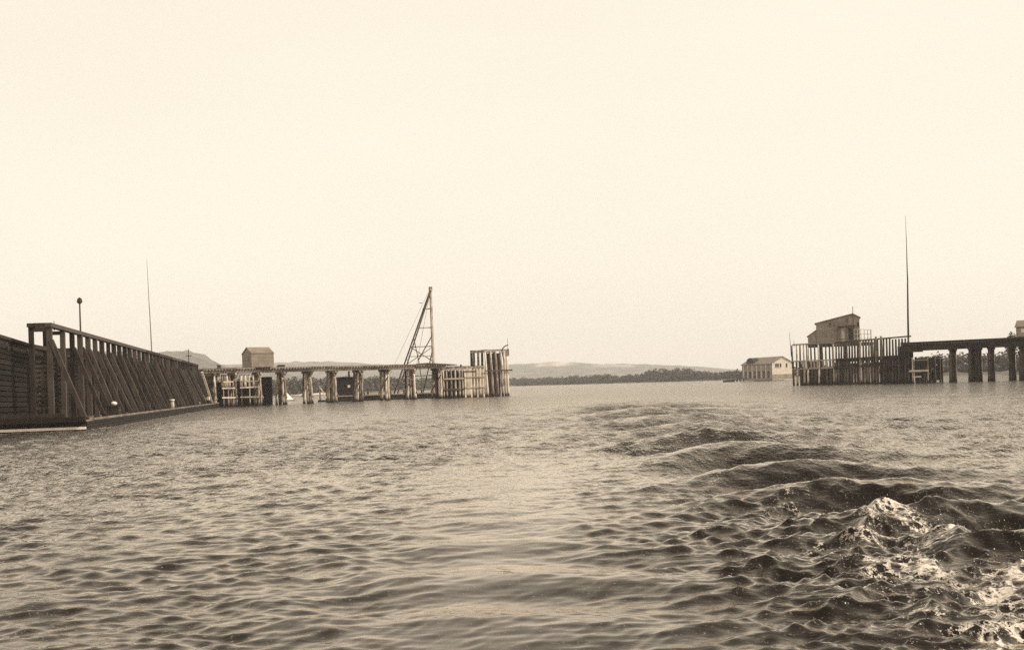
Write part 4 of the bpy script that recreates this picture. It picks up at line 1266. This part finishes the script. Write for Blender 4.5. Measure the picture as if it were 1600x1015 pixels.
kx = (1469 - 1453) * 203 / F
for k in range(6):
    beam('wall_board', KA + GD * (kx * (k + .5) / 6) + UP * .4, KA + GD * (kx * (k + .5) / 6) + UP * 4.3, kx / 6 - .02, .08, M_TAR, kc, up=GN)
for k in range(6):
    beam('wall_board', KA + GD * (kx * (k + .5) / 6) - GN * 2 + UP * .4, KA + GD * (kx * (k + .5) / 6) - GN * 2 + UP * 4.3, kx / 6 - .02, .08, M_TAR, kc, up=GN)
beam('roof', KA + GD * -.2 - GN * 1 + UP * 4.4, KA + GD * (kx + .2) - GN * 1 + UP * 4.7, 2.6, .16, M_TAR, kc)
for a in (.1, kx - .1):
    log('pile', KA + GD * a - GN * .2 + UP * -1, KA + GD * a - GN * .2 + UP * 4.3, .18, .16, M_DPIL, kc)
    log('pile', KA + GD * a - GN * 1.8 + UP * -1, KA + GD * a - GN * 1.8 + UP * 4.3, .18, .16, M_DPIL, kc)
beam('gangplank', KA + GD * -.2 + GN * .2 + UP * 1.6, KA + GD * (kx * .75) + GN * .2 + UP * 3.3, .12, .2, M_WHT, kc)
beam('handrail_post', KA + GD * (kx * .5) + GN * .15 + UP * .9, KA + GD * (kx * .5) + GN * .15 + UP * 2.8, .1, .1, M_GRY, kc)

# ------------------------------------------------------------------ boathouse on the far shore
C0 = base(1207, 486); E0 = base(1160, 512)
bax = (E0 - C0).normalized(); BLn = (E0 - C0).length
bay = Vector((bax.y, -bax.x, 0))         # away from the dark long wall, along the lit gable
WB = 10.5; g0 = zat(1207, 590, 486)
EH, RHH = zat(1207, 567.5, 486), zat(1226, 557, 488)
bh = thing('boathouse', 'large pale gabled boathouse on the far shore', 'boathouse', Z3(C0, g0))
def Q(a, b, z): return C0 + bax * a + bay * b + UP * z
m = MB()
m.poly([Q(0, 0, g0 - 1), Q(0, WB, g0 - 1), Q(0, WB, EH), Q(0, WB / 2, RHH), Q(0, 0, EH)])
m.build('gable_wall', M_STUC, bh)  # gable paler than the other walls, its sunlight put into the colour
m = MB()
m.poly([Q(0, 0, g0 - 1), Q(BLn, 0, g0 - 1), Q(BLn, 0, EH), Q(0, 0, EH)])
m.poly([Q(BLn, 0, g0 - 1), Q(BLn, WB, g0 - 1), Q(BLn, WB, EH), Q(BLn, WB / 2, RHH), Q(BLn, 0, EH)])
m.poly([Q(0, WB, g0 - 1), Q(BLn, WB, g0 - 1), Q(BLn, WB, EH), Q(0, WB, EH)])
m.build('side_wall', M_WALL, bh)  # darker wall colour holds the shade of the long side
for b0, b1 in ((-.5, WB / 2), (WB + .5, WB / 2)):
    ov = .5 * (RHH - EH) / (WB / 2)
    MB().hexa([Q(-.4, b0, EH - ov + .05), Q(BLn + .4, b0, EH - ov + .05), Q(BLn + .4, b1, RHH + .05), Q(-.4, b1, RHH + .05),
               Q(-.4, b0, EH - ov + .3), Q(BLn + .4, b0, EH - ov + .3), Q(BLn + .4, b1, RHH + .3), Q(-.4, b1, RHH + .3)]).build('roof_slope', M_ROOF, bh)
for b in (2.0, 3.0, 4.3, 7.3):
    wn = beam('window', Q(-.06, b, EH - 1.7), Q(-.06, b, EH - .1), .7, .08, M_GLASS, bh, up=bax)
    beam('sill', Q(-.12, b - .5, EH - 1.8), Q(-.12, b + .5, EH - 1.8), .15, .14, M_STUC, wn)
for k in range(6):
    a = BLn * (.12 + .15 * k)
    beam('door', Q(a, -.06, g0), Q(a, -.06, g0 + 3.2), 1.7, .08, M_BRN if k % 2 else M_TAR, bh, up=bay)
    beam('pilaster', Q(a + 2, -.1, g0), Q(a + 2, -.1, EH - .3), .5, .2, M_STUC, bh, up=bay)
beam('plinth', Q(-.1, -.1, g0 + .5), Q(-.1, WB, g0 + .5), .15, 2.0, M_WALL, bh)
vd = Q(BLn * .72, 1.9, EH + 1.0)
mb = MB()
for k in range(9):
    an = math.pi * k / 8
for k in range(8):
    a0, a1 = math.pi * k / 8, math.pi * (k + 1) / 8
    c0_, c1_ = math.cos(a0) * 3.2, math.cos(a1) * 3.2
    z0_, z1_ = math.sin(a0) * 2.0, math.sin(a1) * 2.0
    mb.hexa([vd + bax * c0_ - UP * .6 - bay * 2, vd + bax * c1_ - UP * .6 - bay * 2, vd + bax * c1_ - UP * .6 + bay * 1, vd + bax * c0_ - UP * .6 + bay * 1,
             vd + bax * c0_ + UP * z0_ - bay * 2, vd + bax * c1_ + UP * z1_ - bay * 2, vd + bax * c1_ + UP * z1_ + bay * 1, vd + bax * c0_ + UP * z0_ + bay * 1])
mb.build('arched_dormer', M_TAR, bh)
# jetty and moored skiff left of the boathouse
JA, JB = base(1137, 505), base(1161, 500)
jt = thing('jetty', 'low jetty on short piles left of the boathouse', 'jetty', JA)
jd = (JB - JA).normalized(); jn = Vector((jd.y, -jd.x, 0)); jl = (JB - JA).length
for k in range(12):
    beam('plank', JA + jd * (jl * (k + .5) / 12) - jn * 1.5 + UP * 1.1, JA + jd * (jl * (k + .5) / 12) + jn * 1.5 + UP * 1.1, jl / 12 - .05, .12, M_PALE, jt)
for k in range(5):
    for b in (-1.2, 1.2):
        log('pile', JA + jd * (jl * (k + .1) / 4.3) + jn * b + UP * -1, JA + jd * (jl * (k + .1) / 4.3) + jn * b + UP * 1.6, .22, .2, M_DPIL, jt)
beam('side_beam', JA + jn * 1.35 + UP * .85, JB + jn * 1.35 + UP * .85, .2, .4, M_DPIL, jt)
SK = base(1139, 485)
sk = thing('rowing_skiff', 'small dark skiff moored in front of the jetty', 'boat', SK)
mb = MB(); NS = 10; ringv = []
for i in range(NS + 1):
    tt = i / NS; x = (tt - .5) * 5.2
    wd = .75 * math.sin(math.pi * min(max(tt * .9 + .1, 0), 1)) ** .6
    mb.v += [tuple(SK + Vector((x, -wd, .62 + .25 * (2 * tt - 1) ** 2))), tuple(SK + Vector((x, -wd * .55, -.1))), tuple(SK + Vector((x, wd * .55, -.1))), tuple(SK + Vector((x, wd, .62 + .25 * (2 * tt - 1) ** 2)))]
for i in range(NS):
    for j in range(3):
        mb.f.append((i * 4 + j, i * 4 + j + 1, i * 4 + 5 + j, i * 4 + 4 + j))
mb.build('hull', M_TAR, sk, True)
for x in (-1, .8):
    beam('thwart', SK + Vector((x, -.6, .4)), SK + Vector((x, .6, .4)), .28, .06, M_GRY, sk)

# ------------------------------------------------------------------ haze
hm = bpy.data.materials.new('river_haze')
hm.use_nodes = True
hn = hm.node_tree
hn.nodes.clear()
ho = hn.nodes.new('ShaderNodeOutputMaterial')
hv = hn.nodes.new('ShaderNodeVolumePrincipled')
hv.inputs['Color'].default_value = (1.0, 0.99, 0.97, 1)
hv.inputs['Density'].default_value = 0.00017
hv.inputs['Anisotropy'].default_value = 0.0
hn.links.new(hv.outputs[0], ho.inputs['Volume'])
mb = MB()
B = 7600
mb.hexa([Vector((-B, -B, -2.2)), Vector((B, -B, -2.2)), Vector((B, B, -2.2)), Vector((-B, B, -2.2)),
         Vector((-B, -B, 190)), Vector((B, -B, 190)), Vector((B, B, 190)), Vector((-B, B, 190))])
tag(mb.build('haze', hm), 'thin bright river haze', kind='stuff')
